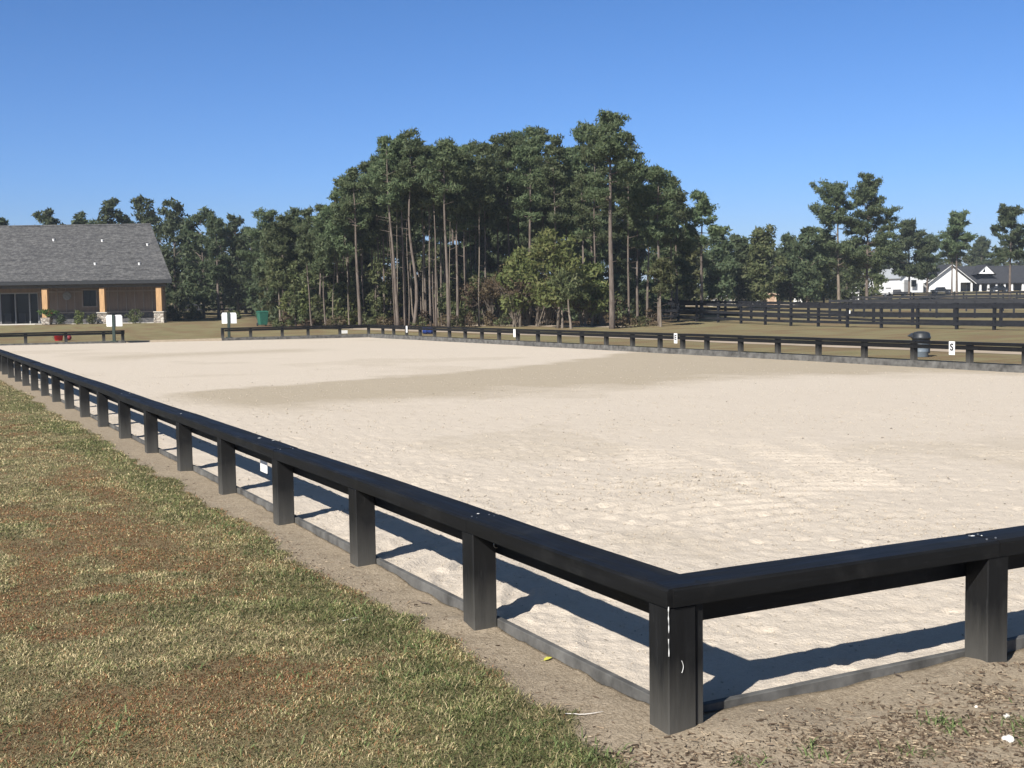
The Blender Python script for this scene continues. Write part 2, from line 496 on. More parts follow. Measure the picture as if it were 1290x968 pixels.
def strip(name, pts, w, mat, lift=.012):
    """a worn track lying on the terrain along a polyline"""
    vs = []; out = []
    P = []
    for a, b in zip(pts[:-1], pts[1:]):
        n = max(2, int(np.hypot(b[0] - a[0], b[1] - a[1]) / 1.0))
        for i in range(n): P.append((a[0] + (b[0] - a[0]) * i / n, a[1] + (b[1] - a[1]) * i / n))
    P.append(pts[-1])
    n = 7
    for i, p in enumerate(P):
        a = P[max(i - 1, 0)]; b = P[min(i + 1, len(P) - 1)]
        t = np.array([b[0] - a[0], b[1] - a[1]]); t /= np.linalg.norm(t); nrm = np.array([-t[1], t[0]])
        for j in range(n):
            k = j / (n - 1) - .5
            ww = w * (.85 + .3 * float(vn(p[0], p[1], 2.5, 5 + (j > 3))))
            x, y = p[0] + nrm[0] * k * ww, p[1] + nrm[1] * k * ww
            vs.append((x, y, float(terrain(x, y)) + lift + (.02 if i else .02) * (1 - abs(2 * k)) ** .5))
    fs = [(i * n + j, i * n + j + 1, (i + 1) * n + j + 1, (i + 1) * n + j) for i in range(len(P) - 1) for j in range(n - 1)]
    b = MB(); b.add(vs, fs)
    return tag(b.build(name, mat, smooth=True), kind='structure')


strip('sand_track', [(27.6, -25), (27.6, 10), (27.9, 30), (28.4, 45), (27.5, 60), (24, 72)], 3.2, M['track'])
a = [G(px, py)[:2] for px, py in ((560, 410.5), (640, 410.3), (720, 411.5), (800, 412.5))]
strip('woodland_path', [tuple(k) for k in a], 1.6, M['track'])
a = [base(px, d)[:2] for px, d in ((800, 132), (850, 133), (920, 134), (990, 135), (1060, 116), (1140, 118), (1300, 122))]
strip('paddock_lane', [tuple(k) for k in a], 4.5, M['track'], .03)

# ------------------------------------------------------------------ arena fences
NAMEF = 'black_arena_fence'
TOP, CAPH = .60, .078


def cap_profile(w):
    c = .011
    return [(0, 0), (w, 0), (w, CAPH - c), (w - c, CAPH), (c, CAPH), (0, CAPH - c)]


def fence_run(label, axis, c0, side, starts, lo, hi, dz=0, gx_w=.215, posts_mat=None, joints=None):
    """axis: direction of the run; c0: outer face; side: +1 if the arena lies towards +; starts: where each post begins along the run"""
    t = thing(NAMEF, label, 'fence', (0, 0, 0), 0, 'black board fences round the sand arena')
    rng = random.Random(hash(label) & 0xff if False else len(label) * 7)
    def P(along, across, z):
        return (along, c0 + side * across, z) if axis == 'x' else (c0 + side * across, along, z)
    def bx(mb, a0, a1, w0, w1, z0, z1):
        p = P(a0, w0, z0); q = P(a1, w1, z1)
        mb.box(tuple(min(i, j) for i, j in zip(p, q)), tuple(max(i, j) for i, j in zip(p, q)))
    for s in starts:
        mb = MB(); j = rng.uniform(-.006, .006); w = rng.uniform(-.004, .004)
        bx(mb, s + j, s + j + .14 + w, .0 + w * .5, .139, -.3, TOP - CAPH + dz - .001)
        o = mb.build('post', M['post'], t, bevel=.005)
        o.rotation_euler = (0, 0, 0)
    cm = M['capx'] if axis == 'x' else M['capy']
    edges = [lo] + [e for e in joints if lo + .2 < e < hi - .2] + [hi]
    for a0, a1 in zip(edges[:-1], edges[1:]):
        # cap: chamfered board, very slightly bowed and twisted
        prof = cap_profile(gx_w); n = len(prof); k = max(2, int((a1 - a0) / .45)); mb = MB(); vs = []
        d0, d1, b0 = rng.uniform(-.004, .004), rng.uniform(-.004, .004), rng.uniform(-.006, .005)
        off = rng.uniform(-.004, .006); tw = rng.uniform(-.02, .02)
        for i in range(k + 1):
            f = i / k; a = a0 + .0015 + (a1 - a0 - .003) * f
            zz = TOP - CAPH + dz + d0 * (1 - f) + d1 * f + b0 * 4 * f * (1 - f)
            for (w, h) in prof:
                vs.append(P(a, -.006 + off * math.sin(f * 3) + w + rng.uniform(-.0008, .0008), zz + h + tw * (w - gx_w / 2) * (f - .5) + rng.uniform(-.0008, .0008)))
        fs = [(i * n + j, i * n + (j + 1) % n, (i + 1) * n + (j + 1) % n, (i + 1) * n + j) for i in range(k) for j in range(n)]
        fs += [tuple(range(n)), tuple(k * n + j for j in range(n))]
        mb.add(vs, fs); mb.build('cap_board', cm, t)
        mb = MB(); bx(mb, a0 + .002 + (.15 if a0 == lo else 0), a1 - .002, .1405, .178, .402 + dz + d0, TOP - CAPH + dz - .012)
        mb.build('face_board', cm, t, bevel=.003)
        mb = MB(); bx(mb, a0 + .002 + (.142 if a0 == lo else 0), a1 - .002, .1415, .178, -.28, .04 + d1 + (dz * .2))
        mb.build('kick_board', M['kick'], t, bevel=.003)
    return t


left_posts = [0.0] + [S * i for i in range(1, 33)] + [59.88]
near_posts = [1.832 * i for i in range(1, 12)]
far_y = [57.9, 56.3, 54.5, 52.7, 50.9, 49.1, 47.33, 45.54, 43.8, 42.0, 40.2, 38.39, 36.61, 34.81, 33.0, 31.24, 29.87, 28.5, 26.72, 24.91, 23.09,
         21.23, 19.4, 17.55, 15.85, 14.05, 12.25, 10.45, 8.65, 6.85, 5.05, 3.25, 1.45]
f1 = fence_run('long black board fence running from the near corner into the left distance', 'y', 0, 1, left_posts, 0, 60.1, joints=[S * (2 * i + 1) + .07 for i in range(17)])
f2 = fence_run('black board fence along the short near side, nearest the camera at right', 'x', 0, 1, near_posts, .02, 21.6, joints=[1.832 * (2 * i + 1) + .07 for i in range(6)])
f3 = fence_run('long black board fence on the far right side with white letter signs', 'y', 21.66, -1, far_y, .16, 60.16, dz=-.045, joints=[far_y[k] + .07 for k in range(30, 0, -2)])
f4 = fence_run('far short fence stretch at left of the gap before the timber building', 'x', 60.16, -1, [-.02, 1.62, 3.39, 5.28, 7.11, 8.05], .16, 8.2, dz=-.04, joints=[3.46, 7.18])
f5 = fence_run('far short fence stretch right of the gap in front of the woods', 'x', 60.16, -1, [13.2, 14.72, 16.48, 17.94, 19.78, 21.5], 13.2, 21.5, dz=-.04, joints=[16.55, 19.85])

# the near corner: second board beside the post, drips of white paint, a screw eye
mb = MB(); mb.box((.148, .02, -.25), (.186, .11, TOP - CAPH - .002)); mb.build('side_board', M['post'], f1, bevel=.003)
mb = MB()
zz = .555; pts = []
while zz > .30:
    pts.append((-.0015 + .0008 * math.sin(zz * 60), -.0015, zz)); zz -= .012
mb.tube(pts[2:12], [.0016 + .0012 * math.sin(i * 1.9) for i in range(10)], 6)
mb.tube(pts[13:20], [.0014 + .0011 * math.cos(i * 1.3) for i in range(7)], 6)
mb.build('paint_drip', M['drip'], f1)
mb = MB(); mb.tube([(.062 + .008 * math.sin(i / 7 * 3.1), -.001, .30 - .05 * i / 7) for i in range(8)], .0014, 5); mb.build('scratch_mark', M['drip'], f1)
for par, pts_ in ((f1, [(x_, S * (2 * i + 1) + .07 + o_) for i in range(4) for o_ in (-.03, .03) for x_ in (.045, .15)]), (f2, [(1.832 + .07 + o_, y_) for o_ in (-.03, .03) for y_ in (.045, .15)])):
    for (x_, y_) in pts_:
        mb = MB(); mb.lathe([(.0052, TOP - .003), (.0052, TOP + .0022), (.003, TOP + .003), (.0005, TOP + .0022)], 8, (x_, y_, 0)); mb.build('screw_head', M['steel'], par)
def splat(x, y, r, par, z=TOP + .0045):
    mb = MB(); n = 14
    rim = [(x + r * (.7 + .5 * random.random()) * math.cos(2 * math.pi * i / n), y + .7 * r * (.7 + .5 * random.random()) * math.sin(2 * math.pi * i / n), z) for i in range(n)]
    mb.add(rim + [(x, y, z + .003)], [(i, (i + 1) % n, n) for i in range(n)]); mb.build('white_spot', M['drip'], par)
for x, y, r in ((1.86, .12, .016), (1.90, .10, .006)): splat(x, y, r, f2)
for x, y, r in ((.12, 6.35, .02), (.17, 6.1, .014), (.06, 9.2, .012), (.1, 1.95, .01)): splat(x, y, r, f1)
ring = [(.142, 1.80 + .018 * math.sin(2 * math.pi * i / 12) - .012, .455 + .018 * math.cos(2 * math.pi * i / 12)) for i in range(11)]
ring = [(.135 + .018 * math.sin(2 * math.pi * i / 12), 1.799, .455 + .018 * math.cos(2 * math.pi * i / 12)) for i in range(11)]
mb = MB(); mb.tube(ring, .0022, 6); mb.build('screw_eye', M['steel'], f1)

# letter signs ------------------------------------------------------------
def letter_sign(loc, rz, label, ch=None, w=.19, h=.345):
    t = thing('letter_sign', label, 'sign', loc, rz, 'white letter signs hung on the arena fence')
    mb = MB(); mb.box((-w / 2, -.006, 0), (w / 2, .006, h)); mb.build('board', M['white'], t, bevel=.003)
    if ch:
        cu = bpy.data.curves.new('letter', 'FONT'); cu.body = ch; cu.size = .25; cu.align_x = 'CENTER'; cu.extrude = .0015; cu.offset = .008
        tmp = bpy.data.objects.new('tmp_letter', cu); COL.objects.link(tmp)
        dg = bpy.context.evaluated_depsgraph_get(); dg.update()
        me = bpy.data.meshes.new_from_object(tmp.evaluated_get(dg)); bpy.data.objects.remove(tmp)
        me.materials.clear(); me.materials.append(M['blackletter'])
        o = bpy.data.objects.new('letter', me); COL.objects.link(o); o.parent = t
        o.location = (0, -.0085, .115); o.rotation_euler = (R(90), 0, 0)
    return t


fxi = 21.66 - .215 + .006 - .012
letter_sign((fxi, 18.05, .22), R(-90), 'white sign with black letter S on the far right fence', 'S')
letter_sign((fxi, 30.15, .22), R(-90), 'white sign with black letter E on the far fence', 'E')
letter_sign((fxi, 42.1, .20), R(-90), 'blank looking white sign on far fence below the bare brown thicket')
letter_sign((fxi, 54.2, .20), R(-90), 'blank looking white sign on far fence just left of the blue barrel')
letter_sign((.222, 6.6, .262), R(90), 'white sign on the inside of the long left fence, its lower edge showing', None, .2, .31)
mb = MB()
ls = thing('white_board', 'flat white board leaning low behind the far fence corner', 'board', (20.5, 60.9, 0.0))
mb.box((-.42, 0, .06), (.1, .03, .24)); mb.build('panel', M['white'], ls, bevel=.004)
mb = MB(); mb.box((-.38, .032, 0), (-.34, .07, .22)); mb.build('foot', M['kick'], ls); mb = MB(); mb.box((.02, .032, 0), (.06, .07, .22)); mb.build('foot', M['kick'], ls)

# marker stands at the entrance -------------------------------------------
def marker(px, y, label):
    p = V(px, 420, 62); x = CAM[0] + (p[0] - CAM[0]) * (y - CAM[1]) / (p[1] - CAM[1])
    t = thing('marker_stand', label, 'marker stand', (x, y, 0), -YAW + .32 * 0, 'white marker stands beside the arena entrance')
    mb = MB(); mb.box((-.07, -.05, 0), (.07, .05, 1.36)); mb.box((-.16, -.12, 0), (.16, .12, .05)); mb.build('post', M['dkgreen'], t, bevel=.008)
    for sgn in (-1, 1):
        mb = MB(); c, s_ = math.cos(.35), math.sin(.35)
        a = np.array([sgn * .08, .02, .78]); d = np.array([sgn * c, s_, 0]) * .34
        vs = []
        prof = [(0, 0), (1, 0), (1, .5), (.85, .58), (0, .58)]
        for th in (0, .025):
            for f, z in prof: vs.append(a + d * f + np.array([0, th, z]))
        mb.add(vs, [(4, 3, 2, 1, 0), (5, 6, 7, 8, 9)] + [(i, (i + 1) % 5, 5 + (i + 1) % 5, 5 + i) for i in range(5)])
        mb.build('sign_board', M['white'], t)
    return t


marker(143.5, 59.2, 'two-panelled white marker on a dark post at left end of entrance gap')
marker(288.5, 60.6, 'two-panelled white marker on a dark post at right end of entrance gap')

# barrels, tubs, bins ------------------------------------------------------
M['bin'] = simple('dark_bin_plastic', (.026, .030, .036), .45, .3, 8, .1)
M['binbody'] = simple('blue_grey_bin_body', (.13, .16, .19), .5, .15, 6, .1)
M['bluep'] = simple('blue_plastic', (.018, .045, .20), .4, .2, 5, .05)
M['redp'] = simple('red_plastic', (.55, .025, .03), .45, .15, 5, .05)
M['greenp'] = simple('green_cart_plastic', (.025, .12, .085), .5, .2, 5, .05)
t = thing('trash_barrel', 'round trash barrel with dark domed lid behind the far fence', 'trash can', (23.35, 20.9, 0), -YAW); t.scale = (.77, .77, .74)
MB().lathe([(.245, 0), (.255, .02), (.27, .2), (.278, .21), (.278, .23), (.272, .24), (.285, .46), (.292, .47), (.292, .49), (.286, .5), (.295, .66)], 28).build('body', M['binbody'], t, True)
MB().lathe([(.30, .60), (.315, .61), (.318, .70), (.345, .71), (.345, .77), (.325, .80), (.31, .90), (.25, .955), (.12, .985), (.01, .99)], 28).build('lid', M['bin'], t, True)
mb = MB(); mb.prism([(-.33, .74), (-.46, .80), (-.47, .82), (-.31, .93)], 'y', -.12, .12); mb.build('flap', M['bin'], t, bevel=.006)
mb = MB(); mb.box((.262, -.1, .15), (.305, .1, .64)); mb.build('back_strap', M['bin'], t, bevel=.005)

bl = G(537, 420.8)
t = thing('blue_barrel', 'blue plastic barrel lying on its side behind far fence', 'barrel', (24.0, 57.2, .21), -YAW); t.scale = (.8, .8, .8)
prof = [(.20, -.42), (.235, -.40), (.245, -.2), (.258, -.19), (.258, -.15), (.246, -.14), (.246, .14), (.258, .15), (.258, .19), (.245, .2), (.235, .40), (.2, .42)]
mb = MB(); mb.lathe(prof, 24); mb.v = [(z, y, x) for x, y, z in mb.v]; mb.build('drum', M['bluep'], t, True)
mb = MB(); mb.lathe([(.215, .421), (.225, .43), (.225, .46), (.19, .47), (.01, .47)], 20); mb.v = [(z, y, x) for x, y, z in mb.v]; mb.build('lid', simple('pale_pink_lid', (.5, .38, .38), .5), t, True)
t = thing('red_tub', 'small red plastic tub with rope handle under the far left rail', 'tub', (5.5, 64.2, float(terrain(5.5, 64.2))), -YAW)
MB().lathe([(.17, 0), (.19, .02), (.24, .30), (.262, .31), (.262, .335), (.24, .335), (.21, .06), (.01, .05)], 22).build('bucket', M['redp'], t, True)
MB().tube([(-.255, 0, .30), (-.30, 0, .2), (-.27, 0, .12), (-.24, .02, .2)], .012, 6).build('handle', M['bin'], t, True)
t = thing('red_ball', 'dull red ball beside the red tub, under the far left rail', 'ball', (6.03, 64.3, float(terrain(6.03, 64.3)) + .15))
o = MB().lathe([(.151 * math.sin(math.pi * i / 12) + .0005, -.151 * math.cos(math.pi * i / 12)) for i in range(13)], 20).build('ball', simple('dull_red_rubber', (.22, .03, .035), .5), t, True)
b0 = base(330, 84)
t = thing('green_cart', 'green wheeled trash cart at the edge of the woods', 'trash can', b0, -YAW + .5)
mb = MB(); mb.add([(-.26, -.3, .08), (.26, -.3, .08), (.26, .25, .08), (-.26, .25, .08), (-.33, -.4, .95), (.33, -.4, .95), (.33, .36, .95), (-.33, .36, .95)],
                  [(0, 3, 2, 1), (4, 5, 6, 7), (0, 1, 5, 4), (1, 2, 6, 5), (2, 3, 7, 6), (3, 0, 4, 7)]); mb.build('body', M['greenp'], t, bevel=.02)
mb = MB(); mb.prism([(-.42, .955), (.42, .955), (.40, 1.02), (0, 1.07), (-.40, 1.0)], 'x', -.35, .35); mb.build('lid', M['greenp'], t, bevel=.01)
for sx_ in (-1, 1):
    mb = MB(); mb.lathe([(.02, -.03), (.12, -.03), (.12, .03), (.02, .03)], 16); mb.v = [(sx_ * .3 + z, .25 + y, .12 + x) for x, y, z in mb.v]; mb.build('wheel', M['bin'], t)

# ------------------------------------------------------------------ paddock fences
def paddock(label, pts, spacing, boards, h, group='black paddock fences beyond the arena', post_w=.13, step_phase=0, maxp=99):
    t = thing('paddock_fence', label, 'fence', (0, 0, 0), 0, group)
    P = [np.array(p, float) for p in pts]
    n_used = 0; lines = []
    for a, b in zip(P[:-1], P[1:]):
        L = np.linalg.norm(b - a); k = max(1, round(L / spacing))
        for i in range(k): lines.append(a + (b - a) * i / k)
    lines.append(P[-1])
    Z = [float(terrain(p[0], p[1])) for p in lines]
    ang = []
    for i, p in enumerate(lines):
        q = lines[min(i + 1, len(lines) - 1)] - lines[max(i - 1, 0)]; ang.append(math.atan2(q[1], q[0]))
    for i, p in enumerate(lines):
        mb = MB(); w = post_w / 2
        mb.box((-w, -w, -.3), (w, w, h + .04 + random.uniform(-.02, .03)))
        mb.add([(-w, -w, h + .07), (w, -w, h + .07), (w, w, h + .07), (-w, w, h + .07), (0, 0, h + .09)], [(0, 1, 4), (1, 2, 4), (2, 3, 4), (3, 0, 4)]) if False else None
        o = mb.build('post', M['paddock'], t); o.location = (p[0], p[1], Z[i]); o.rotation_euler = (random.uniform(-.012, .012), random.uniform(-.012, .012), ang[i])
    for (z0, z1) in boards:
        mb = MB()
        for i in range(len(lines) - 1):
            a, b = lines[i], lines[i + 1]; d = (b - a) / np.linalg.norm(b - a); nn = np.array([d[1], -d[0]])
            s = 1 if np.dot(nn, CAM[:2] - a) > 0 else -1
            off = nn * s * (post_w / 2 + .016)
            j0, j1 = random.uniform(-.012, .012), random.uniform(-.012, .012)
            mb.bar((*(a + off + d * .003), Z[i] + (z0 + z1) / 2 + j0), (*(b + off - d * .003), Z[i + 1] + (z0 + z1) / 2 + j1), .03, z1 - z0)
        mb.build('board', M['paddock'], t)
    return t


B3 = [(.20, .35), (.60, .76), (1.07, 1.25)]
paddock('nearest black three-board paddock fence right of the woods', [(44.6, 25), (45.2, 39.35), (45.0, 46.9), (45.4, 61.5), (45.9, 70.5)], 2.44, B3, 1.27)
paddock('black three-board fence running parallel just behind the nearest one', [(49.6, 28), (50.0, 50), (50.4, 73.5)], 3.1, B3, 1.25)
paddock('second black paddock fence, crossing behind the nearest one at right', [base(1380, 76)[:2], base(1180, 80)[:2], base(1045, 84)[:2]], 2.6, B3, 1.27)
paddock('third black paddock fence with a white tag on it behind the second', [base(1360, 90)[:2], base(1172, 94)[:2], base(1075, 97)[:2]], 2.6, B3, 1.27)
paddock('black paddock fence along the sandy lane below the tall twin pines', [base(1380, 128)[:2], base(1180, 126)[:2], base(1092, 124)[:2]], 2.8, [(.42, .54), (.98, 1.10)], 1.12)
paddock('farthest black paddock fence in front of the white house', [base(1340, 152)[:2], base(1230, 153)[:2], base(1120, 155)[:2], base(1000, 150)[:2], base(900, 140)[:2]], 2.8, [(.40, .50), (.82, .92)], .95)
paddock('distant dark fence under the trees at left behind the grass', [base(226, 118)[:2], base(300, 116)[:2], base(345, 112)[:2]], 2.6, B3, 1.3)
paddock('dark fence inside the shade at the right edge of woods', [base(770, 96)[:2], base(850, 94)[:2]], 2.4, B3, 1.3)
# pale tags on fence posts
for px, py, d, lab in ((1070, 395, 68.0, 'white tag on a post of the nearest paddock fence'), (1228, 393, 83.0, 'small white tag hanging among the middle paddock fences')):
    p = V(px, py, d)
    o = MB().box((-.05, -.02, -.17), (.05, .02, .17)).build('fence_tag', M['white'], bevel=.004)
    o.location = p; o.rotation_euler = (0, .08, -YAW); tag(o, lab, 'tag')

# ------------------------------------------------------------------ timber building on the left
M['shingle'] = None
def make_shingle(name, c1, c2, c3):
    m, t, b = nt(name)
    tc = coords(t, False)
    br = N(t, 'ShaderNodeTexBrick'); t.links.new(scaled(t, tc, (1, 1.6, 1)), br.inputs['Vector'])
    br.inputs['Scale'].default_value = 1.0; br.inputs['Brick Width'].default_value = .45; br.inputs['Row Height'].default_value = .2
    br.inputs['Mortar Size'].default_value = .012; br.offset = .37
    br.inputs['Color1'].default_value = (*c1, 1); br.inputs['Color2'].default_value = (*c3, 1); br.inputs['Mortar'].default_value = (*[k * .5 for k in c1], 1)
    n = noise(t, scaled(t, tc, (1, 1.5, 1)), 3.4, 5, .8)
    c = mix(t, .7, br.outputs['Color'], ramp(t, n, [(.40, c1), (.5, c2), (.62, c3)]))
    n2 = noise(t, scaled(t, tc, (.3, 2.5, 1)), 1.2, 4, .6)
    c = mix(t, .18, c, ramp(t, n2, [(.35, c1), (.65, c3)]))
    t.links.new(c, b.inputs['Base Color']); b.inputs['Roughness'].default_value = .9; b.inputs['Specular IOR Level'].default_value = .15
    bump(t, b, n, .5, .04)
    return m


M['shingle'] = make_shingle('grey_shingles', (.038, .038, .041), (.072, .072, .075), (.16, .158, .155))
M['darkroof'] = make_shingle('charcoal_shingles', (.030, .032, .038), (.045, .047, .054), (.062, .064, .072))
M['brownboard'] = simple('brown_board_siding', (.19, .135, .095), .75, .2, 2, .2, sc=(3, 1, .3))
M['batten'] = simple('greyish_batten', (.24, .2, .165), .7, .15, 2, .1)
M['timber'] = simple('orange_timber', (.44, .265, .125), .6, .25, 3, .2, sc=(4, 4, .5))
M['darktrim'] = simple('dark_fascia', (.012, .013, .015), .5, .15)
M['glass'] = simple('dark_window_glass', (.006, .008, .010), .12, .1, 2, 0, spec=.22)
M['greyframe'] = simple('grey_door_frame', (.26, .26, .26), .5, .1)
M['concrete'] = simple('pale_concrete', (.50, .47, .42), .9, .12, 3, .2)
M['soffit'] = simple('dark_porch_ceiling', (.07, .055, .045), .8, .15)


def make_stone(name, cols, sc):
    m, t, b = nt(name)
    P = coords(t, False)
    vo = N(t, 'ShaderNodeTexVoronoi', Scale=sc); t.links.new(scaled(t, P, (1, 1, 1.7)), vo.inputs['Vector'])
    ve = N(t, 'ShaderNodeTexVoronoi', Scale=sc, feature='DISTANCE_TO_EDGE'); t.links.new(scaled(t, P, (1, 1, 1.7)), ve.inputs['Vector'])
    sp = N(t, 'ShaderNodeSeparateColor'); t.links.new(vo.outputs['Color'], sp.inputs[0])
    c = ramp(t, sp.outputs[0], [(0, cols[0]), (.4, cols[1]), (.7, cols[2]), (1, cols[3])])
    e = ramp(t, ve.outputs['Distance'], [(.02, 1), (.07, 0)])
    c = mix(t, e, c, (.09, .08, .07, 1))
    t.links.new(c, b.inputs['Base Color']); b.inputs['Roughness'].default_value = .9
    bump(t, b, ve.outputs['Distance'], .6, .05)
    return m


M['stone'] = make_stone('light_field_stone', [(.20, .17, .14), (.36, .31, .26), (.50, .46, .40), (.60, .57, .52)], 4.5)
M['darkstone'] = make_stone('dark_stone_wainscot', [(.035, .037, .043), (.05, .052, .058), (.07, .07, .075), (.10, .10, .10)], 4)

D0 = 95.0
org = base(100, D0)
lodge = thing('timber_lodge', 'long brown timber lodge with grey shingle roof and orange porch posts', 'building', org, -YAW)
def LL(px, py, d): return local(V(px, py, d), org)
def LU(px, d=D0): return LL(px, 380, d)[0]
def LZ(py, d=D0, px=100): return LL(px, py, d)[2]
v0 = -.0
ez = LZ(354); rz_ = LL(100, 285, D0 + 6)[2]
uR = LL(217, 353, D0 - .6)[0]; uRr = LL(192, 285, D0 + 6)[0]; uL = -40.0
# roof: front slope, hip end and back slope with thickness, local y = 0 is the porch posts' line
def slab(mb, quad, th):
    q = [np.array(p) for p in quad]; n = np.cross(q[1] - q[0], q[-1] - q[0]); n /= np.linalg.norm(n); n = n if n[2] > 0 else -n
    k = len(q); vs = q + [p - n * th for p in q]
    mb.add(vs, [tuple(range(k)), tuple(range(2 * k - 1, k - 1, -1))] + [(i, (i + 1) % k, k + (i + 1) % k, k + i) for i in range(k)])
A_ = (uL, -.6, ez); B_ = (uR, -.6, ez); C_ = (uRr, 6, rz_); D_ = (uL, 6, rz_); uE = LL(203, 353, D0 + 12.6)[0]; E_ = (uE, 12.6, ez); F_ = (uL, 12.6, ez)
mb = MB(); slab(mb, [A_, B_, C_, D_], .12); slab(mb, [D_, C_, E_, F_], .12)
roof = mb.build('roof', M['shingle'], lodge)
mb = MB(); mb.box((uL, -.66, ez - .30), (uR + .02, -.62, ez - .03)); mb.build('gutter', M['darktrim'], lodge, bevel=.01)
mb = MB(); mb.box((uL, -.10, ez - .55), (uR - .6, .12, ez - .20)); mb.build('porch_beam', simple('grey_brown_beam', (.10, .09, .08), .7), lodge, bevel=.01)
mb = MB(); mb.box((uL, -.6, ez - .19), (uR - .1, 2.75, ez - .13)); mb.build('porch_ceiling', M['soffit'], lodge)
mb = MB(); mb.tube([(uRr, 6, rz_ + .01), (uL, 6, rz_ + .01)], .10, 8); mb.build('ridge_cap', M['shingle'], roof)
for px, py in ((69.5, 304), (131, 305), (188, 310), (121, 334), (177, 334)):
    dd = np.interp(py, [285, 353], [D0 + 6, D0 - .6]); p = LL(px, py, dd)
    p[1] = np.interp(p[2], [ez, rz_], [-.6, 6]) + .05
    mb = MB(); mb.tube([(p[0], p[1], p[2] - .15), (p[0], p[1], p[2] + .12)], .085, 10); mb.tube([(p[0], p[1], p[2] + .11), (p[0], p[1], p[2] + .17)], .11, 10)
    mb.build('vent_pipe', M['white'], roof)
# walls
yw = 2.75; wr = LL(208, 380, D0 + yw)[0]
zt = ez - .2; zb = LL(150, 393, D0 + yw)[2]; zm = LL(100, 367.5, D0 + yw)[2]
dl = [LL(px, 380, D0 + yw)[0] for px in (-3, 48)]; wl = [LL(px, 380, D0 + yw)[0] for px in (105, 121.5)]
wz = [LL(110, py, D0 + yw)[2] for py in (386, 366)]
dz1 = LL(20, 369, D0 + yw)[2]
mb = MB()
for u0, u1, z0, z1 in ((uL + 1, dl[0], zb, zt), (dl[0], dl[1], dz1, zt), (dl[1], wl[0], zb, zt), (wl[0], wl[1], zb, wz[0]), (wl[0], wl[1], wz[1], zt), (wl[1], wr, zb, zt)):
    mb.box((u0, yw, z0), (u1, yw + .2, z1))
wE = uE - .5
mb.add([(wr, yw + .1, 0), (wE, 11.5, 0), (wE - .2, 11.5, 0), (wr - .2, yw + .1, 0), (wr, yw + .1, zt), (wE, 11.5, zt), (wE - .2, 11.5, zt), (wr - .2, yw + .1, zt)], [(0, 3, 2, 1), (4, 5, 6, 7), (0, 1, 5, 4), (1, 2, 6, 5), (2, 3, 7, 6), (3, 0, 4, 7)])
gk = ((wr + wE) / 2 - .1, 6.4, rz_ - .5); mb.add([(wr, yw + .3, zt), (wE, 11.4, zt), gk, (wr - .2, yw + .3, zt), (wE - .2, 11.4, zt), (gk[0] - .2, gk[1], gk[2])], [(0, 1, 2), (3, 5, 4), (0, 3, 4, 1), (1, 4, 5, 2), (2, 5, 3, 0)])
mb.box((uL + 1, 11.5, 0), (wE, 11.7, zt)); mb.box((uL + 1, yw + .202, 0), (uL + 1.2, 11.498, zt))
wall = mb.build('wall', M['brownboard'], lodge)
mb = MB(); u_ = dl[1] + .2
while u_ < wr:
    if not (wl[0] - .1 < u_ < wl[1] + .1): mb.box((u_ - .035, yw - .03, zb), (u_ + .035, yw - .001, zt))
    u_ += .70
mb.box((dl[1], yw - .045, zm - .06), (wl[0] - .07, yw - .031, zm + .06)); mb.box((wl[1] + .07, yw - .045, zm - .06), (wr, yw - .031, zm + .06))
mb.build('battens', M['batten'], wall)
mb = MB(); mb.box((dl[1] + .1, yw - .12, -.1), (wr + .05, yw - .002, zb - .06)); mb.box((uL + 1, yw - .12, -.1), (dl[0] - .1, yw - .002, zb - .06)); mb.build('stone_base', M['darkstone'], wall)
mb = MB(); mb.box((dl[1] + .1, yw - .16, zb - .058), (wr + .08, yw - .002, zb + .04)); mb.build('base_ledge', M['batten'], wall)
fr = MB(); fr.box((wl[0], yw - .05, wz[0] - .08), (wl[1], yw + .1, wz[0])); fr.box((wl[0], yw - .05, wz[1]), (wl[1], yw + .1, wz[1] + .1))
fr.box((wl[0] - .09, yw - .05, wz[0] - .08), (wl[0] - .001, yw + .1, wz[1] + .1)); fr.box((wl[1] + .001, yw - .05, wz[0] - .08), (wl[1] + .09, yw + .1, wz[1] + .1))
win = fr.build('window', M['batten'], lodge); MB().box((wl[0], yw + .06, wz[0]), (wl[1], yw + .08, wz[1])).build('pane', M['glass'], win)
MB().box(((wl[0] + wl[1]) / 2 - .02, yw + .03, wz[0]), ((wl[0] + wl[1]) / 2 + .02, yw + .055, wz[1])).build('mullion', M['darktrim'], win)
MB().box((dl[0], yw + .10, .03), (dl[1], yw + .12, dz1)).build('door_glass', M['glass'], lodge)
fm = MB(); us = [LL(px, 380, D0 + yw)[0] for px in (0, 19, 37, 48)]
for k in us: fm.box((k - .05, yw + .02, .03), (k + .05, yw + .098, dz1))
fm.box((dl[0], yw + .0, dz1 - .1), (dl[1], yw + .019, dz1)); dr = fm.build('door_frame', M['greyframe'], lodge)
for k in (9, 27):
    uu = LL(k, 380, D0 + yw)[0]; mb = MB(); mb.box((uu - .28, yw + .05, .15), (uu + .28, yw + .09, .9)); mb.build('door_panel', M['darktrim'], dr)
wu = LL(85, 373, D0 + yw)
mb = MB(); mb.lathe([(.02, 0), (.34, 0), (.34, .06), (.30, .08), (.02, .09)], 24); mb.v = [(wu[0] + x, yw - .035 - z, wu[2] + y) for x, y, z in mb.v]; mb.build('round_wall_disc', simple('pale_grey_disc', (.20, .20, .19), .5), lodge)
sl = MB(); sl.box((uL, -.35, -.05), (LL(46, 410, D0)[0], 2.6, .06)); sl.build('door_slab', M['concrete'], lodge, bevel=.01)
